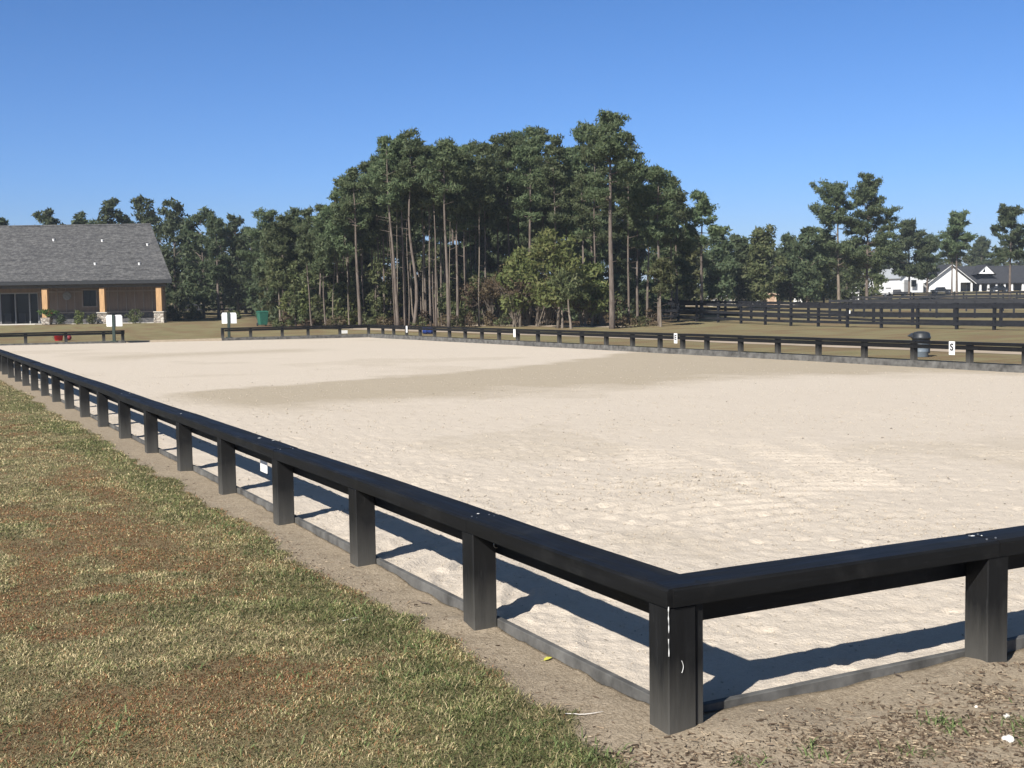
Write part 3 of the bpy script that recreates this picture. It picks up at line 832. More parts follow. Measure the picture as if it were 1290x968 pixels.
sl = MB(); sl.box((LL(46, 410, D0)[0] + .01, -.3, -.1), (wr, 2.6, .03)); sl.build('porch_floor', M['concrete'], lodge)
for i, (p0, p1) in enumerate(((54, 61), (126.3, 132.8), (197.5, 204.5), (-24, -17), (-100, -93))):
    a, b = LU(p0), LU(p1); zs = LL(130, 393.5, D0)[2]
    po = MB(); po.box((a, -.2, zs), (b, .22, ez - .56)); pm = po.build('porch_post', M['timber'], lodge, bevel=.015)
    if i != 0:
        c = (a + b) / 2; w = .37
        MB().add([(c - w - .06, -.4, -.2), (c + w + .06, -.4, -.2), (c + w + .06, .42, -.2), (c - w - .06, .42, -.2), (c - w, -.36, zs - .08), (c + w, -.36, zs - .08), (c + w, .38, zs - .08), (c - w, .38, zs - .08)],
                 [(0, 3, 2, 1), (4, 5, 6, 7), (0, 1, 5, 4), (1, 2, 6, 5), (2, 3, 7, 6), (3, 0, 4, 7)]).build('stone_pier', M['stone'], lodge, bevel=.02)
        MB().box((c - w - .05, -.42, zs - .078), (c + w + .05, .44, zs - .001)).build('pier_cap', M['concrete'], lodge, bevel=.01)
    else:
        MB().box((a - .03, -.2, .031), (b + .03, .22, zs - .001)).build('post_base', M['timber'], lodge, bevel=.01)

# ------------------------------------------------------------------ foliage makers
def tris_cloud(centers, radii, per, size, rng, flat=.6, up=.0):
    """loose triangles scattered through blobs: arrays of vertices and faces"""
    C = np.repeat(np.array(centers, float), per, 0); Rr = np.repeat(np.array(radii, float), per)
    n = len(C)
    d = rng.normal(size=(n, 3)); d /= np.linalg.norm(d, axis=1)[:, None]
    r = rng.random(n) ** .45
    P = C + d * (Rr * r)[:, None] * np.array([1, 1, flat])
    nn = d + rng.normal(size=(n, 3)) * .6; nn /= np.linalg.norm(nn, axis=1)[:, None]
    t1 = rng.normal(size=(n, 3)); t1 -= nn * np.sum(t1 * nn, 1)[:, None]; t1 /= np.linalg.norm(t1, axis=1)[:, None]
    t2 = np.cross(t1, nn)
    s = size * rng.uniform(.6, 1.4, n)
    v = np.stack([P - t2 * (s * .28)[:, None], P + t2 * (s * .28)[:, None], P + t1 * s[:, None]], 1).reshape(-1, 3)
    return v


def sprays(centers, radii, per, size, rng, flat=.6):
    """needle sprays: narrow triangles pointing out and up from the blob's centre"""
    C = np.repeat(np.array(centers, float), per, 0); Rr = np.repeat(np.array(radii, float), per)
    n = len(C)
    d = rng.normal(size=(n, 3)); d /= np.linalg.norm(d, axis=1)[:, None]
    r = rng.random(n) ** .5
    P = C + d * (Rr * r)[:, None] * np.array([1, 1, flat])
    nn = d + rng.normal(size=(n, 3)) * .55; nn /= np.linalg.norm(nn, axis=1)[:, None]
    t1 = rng.normal(size=(n, 3)) + np.array([0, 0, .5]); t1 -= nn * np.sum(t1 * nn, 1)[:, None]; t1 /= np.linalg.norm(t1, axis=1)[:, None]
    t2 = np.cross(t1, nn)
    s = size * rng.uniform(.6, 1.4, n)
    return np.stack([P - t2 * (s * .22)[:, None], P + t2 * (s * .22)[:, None], P + t1 * s[:, None]], 1).reshape(-1, 3)


def crown_obj(name, v, mat, parent):
    n = len(v) // 3
    return mesh_np(name, v, np.arange(len(v)), np.full(n, 3), mat, parent)


def pine(loc, H, cb, cw, label, group, seed, lean=0.0, crook=0.0, r0=None, mat='needle', dens=1.0, leaf=.22, per=46, bark='bark', name='pine_tree', layered=False, cat='tree'):
    """loc base, H height, cb height where the crown starts, cw crown half width"""
    rng = np.random.default_rng(seed)
    t = thing(name, label, cat, loc, 0, group)
    r0 = r0 or .012 * H + .02
    def axis(z):
        f = z / H
        u = lean * f + crook * math.sin(f * 7.5) * (1 - f) + .06 * math.sin(f * 9 + seed) * f
        w = .1 * math.sin(f * 6 + seed * 2.1) * f
        return np.array([u * CY + w * SY, -u * SY + w * CY, z])
    mb = MB(); zs = np.linspace(-.3, H * .985, 13)
    mb.tube([axis(max(z, 0)) + np.array([0, 0, min(z, 0)]) for z in zs], [max(.02, r0 * (1.12 if z < .1 else 1) * (1 - .86 * max(z, 0) / H)) for z in zs], 8)
    cs = []; rs = []
    hgt = H - cb; z = cb; k = 0
    nw = int(max(6, hgt / (.52 if not layered else .58)))
    for i in range(nw):
        z = cb + hgt * (i + rng.random() * .8) / nw
        f = (z - cb) / hgt
        env = cw * (math.sin(min(1, f * 1.9 + (.5 if layered else .30)) * math.pi * .5) * (1 - f ** 1.7) ** .8 + .10) * rng.uniform(.75, 1.2)
        nb = max(2, int((3.2 + 2.5 * rng.random()) * dens * (1 if not layered else .85)))
        for j in range(nb):
            az = rng.random() * 6.283; L = env * (.45 + .75 * rng.random())
            up = .15 + .45 * f + (.28 if layered else .15) * rng.normal()
            a = axis(z); e = a + np.array([math.cos(az) * L, math.sin(az) * L, L * up])
            mid = (a + e) / 2 + np.array([0, 0, -.06 * L])
            rb = max(.012, r0 * .28 * (1 - .75 * f))
            mb.tube([a, mid, e], [rb, rb * .7, .008], 4, False)
            m = 2 + int(L / .45)
            for g in range(m):
                q = a + (e - a) * (.35 + .68 * (g + 1) / m) + rng.normal(size=3) * np.array([.12, .12, .07])
                cs.append(q); rs.append((.20 + .20 * rng.random()) * (1 + .12 * cw))
    for g in range(5):
        cs.append(axis(H - .45 - .25 * g) + rng.normal(size=3) * .08 * (g + 1)); rs.append(.16 + .06 * g)
    # a few dead snags below the crown
    for j in range(int(rng.integers(2, 6))):
        zz = cb * rng.uniform(.45, .98); az = rng.random() * 6.283; L = rng.uniform(.3, 1.0)
        a = axis(zz); mb.tube([a, a + np.array([math.cos(az) * L, math.sin(az) * L, L * .2])], [.02, .006], 4, False)
    mb.build('trunk', M[bark], t, True)
    crown_obj('crown', sprays(cs, rs, per, leaf, rng, .72), M[mat], t)
    return t


def bushy(loc, H, cw, label, group, seed, z0=.3, mat='darkleaf', per=60, leaf=.30, lobes=26, bark='bark', r0=None, name='leafy_tree', trunks=1, cat='tree', vr=.55):
    rng = np.random.default_rng(seed)
    t = thing(name, label, cat, loc, 0, group)
    r0 = r0 or .014 * H + .03
    mb = MB(); cs = []; rs = []
    for k in range(trunks):
        ox, oy = (rng.normal(size=2) * .22 * (trunks > 1))
        top = np.array([ox * 4, oy * 4, H * .8])
        pts = [np.array([ox, oy, -.25]), np.array([ox * 1.6, oy * 1.6, H * .25]) + rng.normal(size=3) * .05 * H * .2, top * np.array([.8, .8, .6]) + rng.normal(size=3) * .1, top]
        mb.tube(pts, [r0, r0 * .8, r0 * .5, .02], 7)
    for i in range(lobes):
        f = (i + rng.random()) / lobes
        z = z0 + (H - z0) * f
        env = cw * (math.sin(math.pi * min(1, max(0, .14 + f * .80))) ** .65)
        az = rng.random() * 6.283; L = env * rng.random() ** vr * .85
        p = np.array([math.cos(az) * L, math.sin(az) * L, z - .06 * H * (L / max(cw, .1)) ** 2])
        cs.append(p); rs.append(max(.35, cw * (.30 + .22 * rng.random())) * (1 - .45 * f ** 3))
        if L > .2: mb.tube([np.array([0, 0, max(.3, z - L * .8)]), p * .55 + np.array([0, 0, max(.3, z - L * .5)]) * .45, p], [r0 * .3, r0 * .2, .01], 4, False)
    mb.build('trunk', M[bark], t, True)
    crown_obj('crown', tris_cloud(cs, rs, per, leaf, rng, .75), M[mat], t)
    return t


def hh(px, d, topy):
    b = base(px, d); return b, V(px, topy, d)[2] - b[2]


GP = 'tall pines of the woodland stand'
WOODS = [  # base px, depth, top y, half width px, crown bottom y, lean px, crook m, label
    (338, 92, 266, 28, 345, 0, 0, 'broad pine at the far left end of the woods beside the green cart'),
    (356, 86, 272, 24, 350, 3, 0, None), (374, 90, 266, 22, 340, 0, 0, None), (392, 85, 266, 20, 335, 0, 0, None),
    (402, 80, 285, 18, 340, 4, 0, None), (412, 82, 262, 20, 330, -4, 0, None), (427, 79, 244, 20, 320, -3, 0, None),
    (440, 81, 222, 22, 300, 0, 0, None),
    (453, 77, 218, 26, 292, -5, 0, 'pine with straight bare trunk where the woods step up in height at left'),
    (470, 84, 205, 24, 290, 0, 0, None), (476, 80, 228, 18, 300, 2, 0, None), (484, 80, 196, 24, 270, 0, 0, None),
    (501, 76, 178, 24, 255, -12, 0, 'pine leaning left, its pale trunk beside the crooked pine'),
    (510, 77, 176, 22, 260, -2, 0, None),
    (520, 76, 172, 26, 240, 0, .32, 'tall pine with a wavy crooked bare trunk at the high left part of woods'),
    (536, 82, 190, 22, 268, 0, 0, None), (542, 78, 188, 20, 260, 0, 0, None), (549, 77, 200, 20, 262, 1, 0, None), (556, 80, 186, 22, 275, 0, 0, None),
    (565, 75, 183, 26, 248, -4, 0, 'pine with rounded top just right of the notch in the woods skyline'),
    (576, 78, 192, 24, 285, 2, 0, None), (587, 79, 188, 24, 292, -2, 0, None),
    (600, 84, 184, 26, 300, 0, 0, None), (612, 80, 182, 26, 290, 0, 0, None), (628, 86, 178, 26, 290, 0, 0, None), (642, 82, 172, 26, 275, 0, 0, None),
    (655, 88, 170, 28, 290, 0, 0, None), (668, 80, 166, 26, 275, 2, 0, 'second highest pine of the woods with a blunt leafy top'),
    (685, 84, 168, 26, 290, 0, 0, None), (700, 79, 178, 24, 280, 0, 0, None), (714, 86, 188, 22, 290, 0, 0, None),
    (735, 80, 164, 24, 300, 0, 0, None), (750, 77, 172, 24, 300, 0, 0, None),
    (771, 71, 145, 40, 262, -2, 0, 'tallest pine of the woods with a thick trunk and pointed crown'),
    (792, 78, 172, 24, 295, 0, 0, None), (803, 80, 208, 26, 310, 0, 0, None), (815, 76, 212, 28, 310, 4, 0, None),
    (830, 74, 211, 27, 305, 0, 0, 'rightmost pine of the woods with a rounded crown stepping down to fields'),
    (846, 84, 224, 20, 310, 0, 0, None)]
for i, (px, d, ty, hw, cby, ln, ck, lab) in enumerate(WOODS):
    b, H = hh(px, d, ty); cb = V(px, cby, d)[2] - b[2]
    pine(b, H, cb, 1.08 * hw * d / F, lab or 'slender bare-trunked pine packed among others at the front of the woods', GP, 100 + i, lean=ln * d / F, crook=ck,
         r0=(.185 if px == 771 else (.125 if lab else .08 + .03 * random.random())), per=56 if lab else 50)
slim = random.Random(31)
for i in range(26):
    px = 392 + 215 * (i + slim.random()) / 26; d = slim.uniform(76.5, 83)
    ty = float(np.interp(px, [390, 420, 450, 500, 520, 560, 610], [285, 265, 240, 205, 195, 205, 200])) + slim.uniform(0, 35)
    b, H = hh(px, d, ty)
    pine(b, H, H * slim.uniform(.58, .75), slim.uniform(12, 17) * d / F, 'very slim pine trunk with a small crown among the packed front trunks', 'slim pines packed at the woods front', 1300 + i,
         lean=slim.uniform(-.4, .4), crook=slim.uniform(-.08, .08), r0=slim.uniform(.04, .065), per=40, bark='palebark' if i % 2 else 'bark')
prof_x = [320, 345, 390, 415, 440, 460, 490, 520, 545, 570, 610, 670, 705, 730, 800, 830, 860]
prof_y = [290, 272, 272, 256, 228, 210, 188, 182, 196, 192, 188, 176, 186, 180, 190, 222, 236]
rr = random.Random(5)
for i in range(40):
    px = 326 + 530 * (i + rr.random()) / 40; d = 88 + 24 * rr.random()
    ty = float(np.interp(px, prof_x, prof_y)) + rr.uniform(4, 40)
    b, H = hh(px, d, ty); cb = H * rr.uniform(.16, .40)
    pine(b, H, cb, rr.uniform(22, 30) * d / F, 'pine deep inside the woods, half hidden by the front trees', 'pines deep inside the woods', 300 + i, per=40, leaf=.30, mat='needle' if i % 3 else 'darkleaf')
for i in range(46):
    px = 326 + 530 * (i + rr.random()) / 46; d = rr.uniform(82, 108)
    ty = rr.uniform(300, 362) if d > 88 else rr.uniform(340, 372)
    if 560 < px < 700: ty = max(ty, 345)
    b, H = hh(px, d, ty)
    bushy(b, H, rr.uniform(18, 28) * d / F, 'low leafy tree growing in the shade between the pine trunks', 'understorey trees among the pine trunks', 400 + i, mat='olive' if i % 2 else 'darkleaf', per=70, lobes=26, z0=.4)
rs2 = random.Random(44)
for i in range(24):
    px = (362 + 130 * (i + rs2.random()) / 16) if i < 16 else (556 + 50 * (i - 16 + rs2.random()) / 8); d = rs2.uniform(78.5, 84)
    b, H = hh(px, d, rs2.uniform(325, 375))
    bushy(b, H, rs2.uniform(12, 20) * d / F, 'green sapling with foliage down to the ground between the front trunks', 'green saplings between the front trunks', 1400 + i, mat='olive' if i % 3 else 'leaf', per=48, lobes=20, z0=.3, leaf=.24)
for px, d, ty, hw, lab in ((702, 73, 292, 44, 'broad yellow-green leafy tree spreading in front of the woods'), (655, 76, 318, 30, 'smaller yellow-green leafy tree on the left flank of the broad one'),
                           (745, 75, 335, 26, 'low yellow-green leafy tree under the tallest pine')):
    b, H = hh(px, d, ty)
    bushy(b, H, hw * d / F, lab, None, int(px), z0=H * .28, mat='leaf', per=70, lobes=44, leaf=.26, bark='palebark', r0=.11, vr=.5)
for px, d, ty, lab in ((719, 72, 345, 'short pale leaning trunk with a thin crown, right of the broad leafy tree'), (708, 73, 352, 'short pale upright trunk under the broad leafy tree'),
                       (352, 85, 330, 'thin young olive tree just right of the green cart'), (395, 81, 345, 'thin young tree at the left woods edge'), (832, 73, 330, 'thin olive sapling at the right edge of the woods')):
    b, H = hh(px, d, ty)
    pine(b, H, H * .55, .9, lab, None, int(px * 3), lean=(-.3 if px == 719 else 0), r0=.085, mat='olive', bark='palebark', name='young_tree', per=30)


def thicket(px, d, H, w, label, group, seed, leafy=.5):
    rng = np.random.default_rng(seed)
    t = thing('bare_shrub', label, 'shrub', base(px, d), 0, group)
    mb = MB(); cs = []; rs = []
    for k in range(13):
        az = rng.random() * 6.283; sp = rng.uniform(.25, 1) * w
        e = np.array([math.cos(az) * sp, math.sin(az) * sp, H * rng.uniform(.6, 1)])
        m = e * .45 + np.array([0, 0, H * .08]); b = rng.normal(size=3) * .12; b[2] = -.1
        mb.tube([b, m, e], [rng.uniform(.02, .045), .022, .006], 5, False)
        for j in range(5):
            f = rng.uniform(.4, .95); q = m + (e - m) * f; tip = q + np.array([*(rng.normal(size=2) * .4 * w), rng.uniform(.2, .7) * H * .35])
            mb.tube([q, tip], [.011, .004], 3, False); cs += [tip, (q + tip) / 2]; rs += [.3, .25]
    mb.build('branches', M['palebark'], t)
    crown_obj('leaves', tris_cloud(cs, rs, int(14 * leafy) + 3, .16, rng, .9), M['brownleaf'], t)
    return t


GS = 'brown bare shrubs along the woods edge'
for i, (px, d, H, w) in enumerate(((603, 79, 2.6, 1.3), (618, 78, 3.0, 1.5), (632, 80, 2.4, 1.2), (648, 76, 3.2, 1.6), (663, 77, 3.4, 1.6), (677, 76, 2.8, 1.5), (690, 77, 2.5, 1.2), (590, 80, 2.2, 1.1), (735, 75, 1.8, 1.0), (760, 76, 1.7, .9))):
    thicket(px, d, H, w, 'nearly bare brown shrub with pale forked stems at the foot of the woods', GS, 600 + i, .8 if px < 640 else .3)
rr = random.Random(9)
for i in range(26):
    px = 340 + 500 * (i + rr.random()) / 26; d = rr.uniform(76, 80) if px < 760 else rr.uniform(72, 75)
    b = base(px, d)
    bushy(b, rr.uniform(.5, 1.1), rr.uniform(.5, .9), 'knee-high brownish weed clump at the foot of the woods', 'weed clumps along the woods edge', 700 + i, z0=.1, mat='brownleaf' if i % 3 else 'olive', per=26, lobes=9, leaf=.16, r0=.015, name='weed_clump', cat='plant')

# trees behind the lodge ----------------------------------------------------
GL = 'dark trees behind the timber lodge'
LEFT = [(4, 118, 276, 18, 'crown tip showing above the lodge roof at the left picture edge'), (62, 116, 265, 28, 'low rounded crown showing above the middle of the lodge roof'), (104, 120, 270, 18, 'small thin crown between two others above the lodge roof'),
        (146, 114, 252, 26, 'tree with ragged top rising over the right half of the lodge roof'), (186, 118, 250, 28, 'tall dark tree right behind the right end of the roof ridge'), (222, 112, 255, 30, 'big dark tree just right of the lodge roof'),
        (256, 110, 266, 30, 'broad dark tree between the lodge and the woods'), (300, 113, 274, 26, 'dark tree near the gap left of the woods'), (318, 118, 288, 22, 'paler dark tree filling the gap left of the woods')]
for i, (px, d, ty, hw, lab) in enumerate(LEFT):
    b, H = hh(px, d, ty)
    bushy(b, H, hw * d / F, lab, None, 800 + i, z0=H * .15, mat='darkleaf', per=90, lobes=44, leaf=.36, name='leafy_tree')
b, H = hh(275, 106, 272); pine(b, H, H * .40, 24 * 106 / F, 'pine with a lit straight trunk between the lodge and woods', None, 850, r0=.14, mat='darkleaf', per=60)
for i, (px, d, ty) in enumerate(((20, 130, 288), (60, 134, 285), (120, 132, 280), (165, 135, 275), (205, 132, 275), (240, 128, 280), (280, 130, 285), (310, 132, 292), (335, 125, 285))):
    b, H = hh(px, d, ty); bushy(b, H, 30 * d / F, 'dark tree in the second row behind the lodge', GL, 860 + i, z0=.4, per=60, lobes=30, leaf=.45)
for i, (px, d, ty, hw) in enumerate(((218, 100, 388, 12), (232, 103, 380, 14), (246, 104, 392, 10), (296, 104, 394, 14))):
    b, H = hh(px, d, ty); bushy(b, H, hw * d / F, 'low dark shrub on the grass right of the lodge', 'low shrubs right of the lodge', 880 + i, z0=.15, mat='olive' if i % 2 else 'darkleaf', per=50, lobes=14, leaf=.22, r0=.03, name='shrub', cat='shrub')
# planting along the lodge
def lodge_plant(px, v, H, w, mat, label, seed):
    p = local(V(px, 400, D0 + v), org); wp = np.array([org[0] + p[0] * CY + v * SY, org[1] - p[0] * SY + v * CY, org[2]])
    bushy(wp, H, w, label, None, seed, z0=.1, mat=mat, per=40, lobes=10, leaf=.15, r0=.02, name='porch_shrub', cat='shrub')
lodge_plant(98, -.8, 1.0, .35, 'leaf', 'small pale shrub before the dark stone wall below the window', 900)
lodge_plant(116, -.8, .7, .4, 'olive', 'low round shrub left of the middle porch post', 901)
lodge_plant(170, -.8, 1.1, .55, 'olive', 'yellowish shrub before the wall between the two stone piers', 902)
lodge_plant(76, -.7, .7, .35, 'darkleaf', 'small dark shrub right of the planter box', 903)
pp = local(V(58.5, 405, D0 - .9), org); wp = np.array([org[0] + pp[0] * CY - .9 * SY, org[1] - pp[0] * SY - .9 * CY, org[2]])
t = thing('planter_box', 'stone planter with green plant and red flowers by the first porch post', 'planter', wp, -YAW)
MB().add([(-.30, -.28, 0), (.30, -.28, 0), (.30, .28, 0), (-.30, .28, 0), (-.38, -.36, .55), (.38, -.36, .55), (.38, .36, .55), (-.38, .36, .55)],
         [(0, 3, 2, 1), (4, 5, 6, 7), (0, 1, 5, 4), (1, 2, 6, 5), (2, 3, 7, 6), (3, 0, 4, 7)]).build('box', M['stone'], t, bevel=.02)
rng = np.random.default_rng(3)
crown_obj('foliage', tris_cloud([(rng.normal() * .22, rng.normal() * .2, .75 + .35 * rng.random()) for _ in range(12)], [.28] * 12, 40, .16, rng), make_leaf('planter_leaves', (.05, .10, .02), (.07, .15, .03), (.10, .2, .05)), t)
crown_obj('flowers', tris_cloud([(.2 + rng.normal() * .15, -.1 + rng.normal() * .15, .9 + .2 * rng.random()) for _ in range(6)], [.12] * 6, 12, .09, rng), make_leaf('red_petals', (.3, .03, .04), (.4, .05, .05), (.45, .1, .08)), t)

# trees on the right --------------------------------------------------------
b, H = hh(884, 86, 243); pine(b, H, V(884, 312, 86)[2] - b[2], 28 * 86 / F, 'lone pine with an open layered crown right of the woods', None, 950, r0=.13, dens=.95, layered=True, per=46, leaf=.30)
b, H = hh(1057, 118, 234); pine(b, H, V(1057, 340, 118)[2] - b[2], 43 * 118 / F, 'left one of the tall twin pines, with a pale bare trunk', None, 951, lean=-.3, r0=.18, dens=1.35, layered=True, per=48, leaf=.28, bark='palebark')
b, H = hh(1092, 117, 222); pine(b, H, V(1092, 350, 117)[2] - b[2], 37 * 117 / F, 'right one of the tall twin pines, taller and fuller', None, 952, r0=.17, dens=1.4, layered=True, per=48, leaf=.28)
RIGHT = [(862, 108, 290, 28, 'dark bushy tree behind the lone pine on its left'), (906, 112, 288, 26, 'dark bushy tree just right of the lone pine'), (930, 118, 298, 24, 'lower dark tree between two taller ones, second right of the lone pine'),
         (964, 114, 289, 30, 'broad rounded dark tree above the pinkish shed'), (996, 120, 298, 26, 'dark tree left of the twin pines with bare limbs showing'), (1016, 116, 288, 22, 'narrow dark tree next left of the twin pines'), (1038, 124, 300, 28, 'dark low tree directly behind the left twin pine'),
         (1075, 226, 322, 20, 'dark low tree far behind the trunks of the twin pines')]
for i, (px, d, ty, hw, lab) in enumerate(RIGHT):
    b, H = hh(px, d, ty)
    bushy(b, H, hw * d / F, lab, None, 960 + i, z0=H * .17, mat='darkleaf' if i % 3 else 'olive', per=95, lobes=44, leaf=.36)
for i, (px, d, ty, hw, cby, lab) in enumerate(((1145, 150, 282, 32, 350, 'wide ragged pine in front of the white barn'), (1205, 138, 271, 20, 322, 'pine with two thin trunks standing before the white gable'), (1272, 132, 265, 22, 326, 'pine at the right picture edge before the house roof'),
                                                   (1118, 214, 306, 24, 350, 'far pine left of the white barn'), (1168, 172, 300, 22, 350, 'far thin pine between barn and white house'), (1236, 215, 302, 18, 345, 'small far pine behind the dark house roof'))):
    b, H = hh(px, d, ty); pine(b, H, V(px, cby, d)[2] - b[2], hw * d / F, lab, None, 980 + i, r0=.16, dens=1.3, per=46, leaf=.36, mat='needle' if i % 2 else 'darkleaf', layered=i in (1, 2))
b, H = hh(1199, 139, 290); pine(b, H, H * .55, 1.4, 'thinner pine close beside the one before the white gable', None, 995, r0=.12, per=40)
rr = random.Random(21)
for i in range(36):
    px = 850 + 520 * (i + rr.random()) / 36; d = rr.uniform(225, 260) if px > 1090 else rr.uniform(135, 175)
    ty = rr.uniform(306, 326) if px > 1090 else rr.uniform(300, 318)
    b, H = hh(px, d, ty); bushy(b, H, rr.uniform(16, 24) * d / F, 'dark tree in the distant tree line behind the houses', 'distant tree line on the right', 1000 + i, z0=.4, per=46, lobes=26, leaf=.55, mat='darkleaf' if i % 2 else 'olive')
for i in range(26):
    px = -260 + 620 * (i + rr.random()) / 26; d = rr.uniform(150, 190)
    b, H = hh(px, d, rr.uniform(300, 322)); bushy(b, H, 26 * d / F, 'tree of the distant tree line at left', 'distant tree line at left', 1100 + i, z0=.4, per=40, lobes=22, leaf=.55)

# ------------------------------------------------------------------ white house and what stands round it
DH = 200.0
ho = base(1197, DH)
house = thing('white_house', 'long white house with charcoal roof, white gable end and porch columns', 'house', ho, -YAW)
def HL(px, py, d=DH): return local(V(px, py, d), ho)
el, pk, er = HL(1168, 356), HL(1197, 333), HL(1226, 353)
u1 = 26.0; ze = el[2]; zp = pk[2]
# gable wall faces the camera's left; in plan the house runs back to the right behind it
mb = MB(); mb.prism([(el[0] + .3, -.3), (er[0] - 2.2, -.3), (er[0] - 2.2, ze - .1), (er[0] - .2, ze - .1), (pk[0], zp - .15), (el[0] + .3, ze)], 'y', 0, .3)
gw = mb.build('gable_wall', M['whiteplank'], house)
MB().box((er[0] - .45, 0, -.3), (er[0] - .2, .3, ze - .1)).build('gable_post', M['white'], house)
MB().box((er[0] - 2.2, 2.6, -.3), (er[0] - .2, 2.8, ze - .1)).build('porch_end_wall', simple('grey_porch_wall', (.34, .33, .32), .8), house)
# roof over the gable: two slopes running back, ridge goes back 9 m; main roof runs to the right
yb = 11.0
mb = MB(); slab(mb, [(el[0] - .3, -.5, ze - .15), (pk[0], -.5, zp), (pk[0], yb, zp), (el[0] - .3, yb, ze - .15)], .18)
slab(mb, [(er[0] + .25, -.5, ze - .25), (pk[0], -.5, zp), (pk[0], yb, zp), (er[0] + .25, yb, ze - .25)], .18)
zr = HL(1240, 334.5)[2]
slab(mb, [(pk[0] + .2, 4.5, zr), (u1, 4.5, zr), (u1, .1, ze - .25), (er[0] + .26, .1, ze - .25)], .18)
slab(mb, [(pk[0] + .2, 4.5, zr), (u1, 4.5, zr), (u1, 10.5, ze - .4), (pk[0] + .2, 10.5, ze - .4)], .18)
hroof = mb.build('roof', M['darkroof'], house)
mb = MB(); mb.bar((el[0] - .25, -.54, ze - .24), (pk[0], -.54, zp - .11), .06, .3, (0, 1, 0)); mb.bar((er[0] + .2, -.54, ze - .34), (pk[0], -.54, zp - .11), .06, .3, (0, 1, 0)); mb.build('barge_board', M['white'], hroof)
da, dp, db = HL(1230, 345), HL(1241.5, 334), HL(1253, 345)
mb = MB(); mb.prism([(da[0], da[2]), (db[0], db[2]), (dp[0], dp[2])], 'y', .2, .4); dm = mb.build('dormer', M['whiteplank'], house)
mb = MB(); mb.prism([(dp[0] - .55, da[2] + .25), (dp[0] - .15, da[2] + .25), (dp[0] - .15, dp[2] - .5)], 'y', .15, .198); mb.build('vent_window', M['glass'], dm)
mb = MB(); slab(mb, [(da[0] - .25, .0, da[2] - .15), (dp[0], .0, dp[2] + .08), (dp[0], 4.4, dp[2] + .08), (da[0] - .25, 2, da[2] - .15)], .1); slab(mb, [(db[0] + .25, .0, db[2] - .15), (dp[0], .0, dp[2] + .08), (dp[0], 4.4, dp[2] + .08), (db[0] + .25, 2, db[2] - .15)], .1)
mb.build('dormer_roof', M['darkroof'], dm)
M['housewall'] = simple('dark_house_wall', (.085, .085, .09), .7, .2, 2, .1)
MB().box((er[0], 2.6, -.3), (u1 - .3, 2.8, ze - .3)).build('front_wall', M['housewall'], house)
MB().box((pk[0], 2.81, -.3), (u1 - .3, 10.2, ze - .5)).build('rear_block', M['whiteplank'], house)
for px in (1236, 1246, 1256.2, 1266.5, 1276, 1289.5, 1300, 1312):
    c = HL(px, 360)[0]; mb = MB(); mb.box((c - .14, .4, -.3), (c + .14, .68, ze - .42)); mb.box((c - .2, .34, -.3), (c + .2, .74, .1)); mb.build('porch_column', M['white'], house, bevel=.01)
for px in (1241, 1251, 1271, 1283):
    c = HL(px, 360)[0]; mb = MB(); mb.box((c - .45, 2.52, .25 if px > 1280 else .9), (c + .45, 2.598, 2.1)); w = mb.build('window', M['greyframe'], house)
    MB().box((c - .38, 2.49, .95), (c + .38, 2.518, 2.04)).build('pane', M['glass'], w)
MB().box((er[0], .3, -.3), (u1, 2.6, -.02)).build('porch_floor', M['concrete'], house)

# the white barn and its neighbour
def gable_block(name, label, cat, px, d, dims, rz, mats, roofh, extra=None):
    o = base(px, d); t = thing(name, label, cat, o, rz)
    w, l, h = dims
    mb = MB(); mb.prism([(-w / 2, -.3), (w / 2, -.3), (w / 2, h), (0, h + roofh), (-w / 2, h)], 'y', -l / 2, l / 2); wl_ = mb.build('wall', M[mats[0]] if isinstance(mats[0], str) else mats[0], t)
    mb = MB(); e = .35; k = roofh / (w / 2)
    slab(mb, [(-w / 2 - e, -l / 2 - e, h - e * k + .12), (0, -l / 2 - e, h + roofh + .12), (0, l / 2 + e, h + roofh + .12), (-w / 2 - e, l / 2 + e, h - e * k + .12)], .1)
    slab(mb, [(w / 2 + e, -l / 2 - e, h - e * k + .12), (0, -l / 2 - e, h + roofh + .12), (0, l / 2 + e, h + roofh + .12), (w / 2 + e, l / 2 + e, h - e * k + .12)], .1)
    mb.build('roof', M[mats[1]] if isinstance(mats[1], str) else mats[1], t)
    return t, wl_


M['metalroof'] = simple('grey_metal_roof', (.36, .38, .40), .45, .1, 2, .1, sc=(8, 1, 1))
t, w = gable_block('white_barn', 'white barn with grey metal roof behind the horse trailer', 'barn', 1111, 205, (7, 6, 2.3), -YAW + R(90), ('whiteplank', 'metalroof'), 1.5)
MB().box((-3.53, -2.2, 0), (-3.502, 2.2, 2.0)).build('door', M['darktrim'], t)
MB().box((3.502, -2.2, 0), (3.53, 2.2, 2.0)).build('door', M['darktrim'], t)
t, w = gable_block('white_cottage', 'white gabled cottage right of the barn, half hidden by a pine', 'house', 1136, 200, (4.6, 5, 2.4), -YAW + R(20), ('whiteplank', 'metalroof'), 1.6)
MB().box((-.5, -3.04, .9), (.5, -3.002, 2.0)).build('window', M['glass'], w)
MB().box((-1.9, -3.04, 0), (-1.0, -3.002, 2.0)).build('door', M['greyframe'], t)
t, w = gable_block('white_garage', 'low white outbuilding left of the white house', 'shed', 1158, 203, (3.4, 4, 1.7), -YAW + R(-15), ('whiteplank', 'whiteplank'), .8)
MB().box((-.9, -2.03, 0), (.9, -2.002, 1.5)).build('door', M['greyframe'], t)
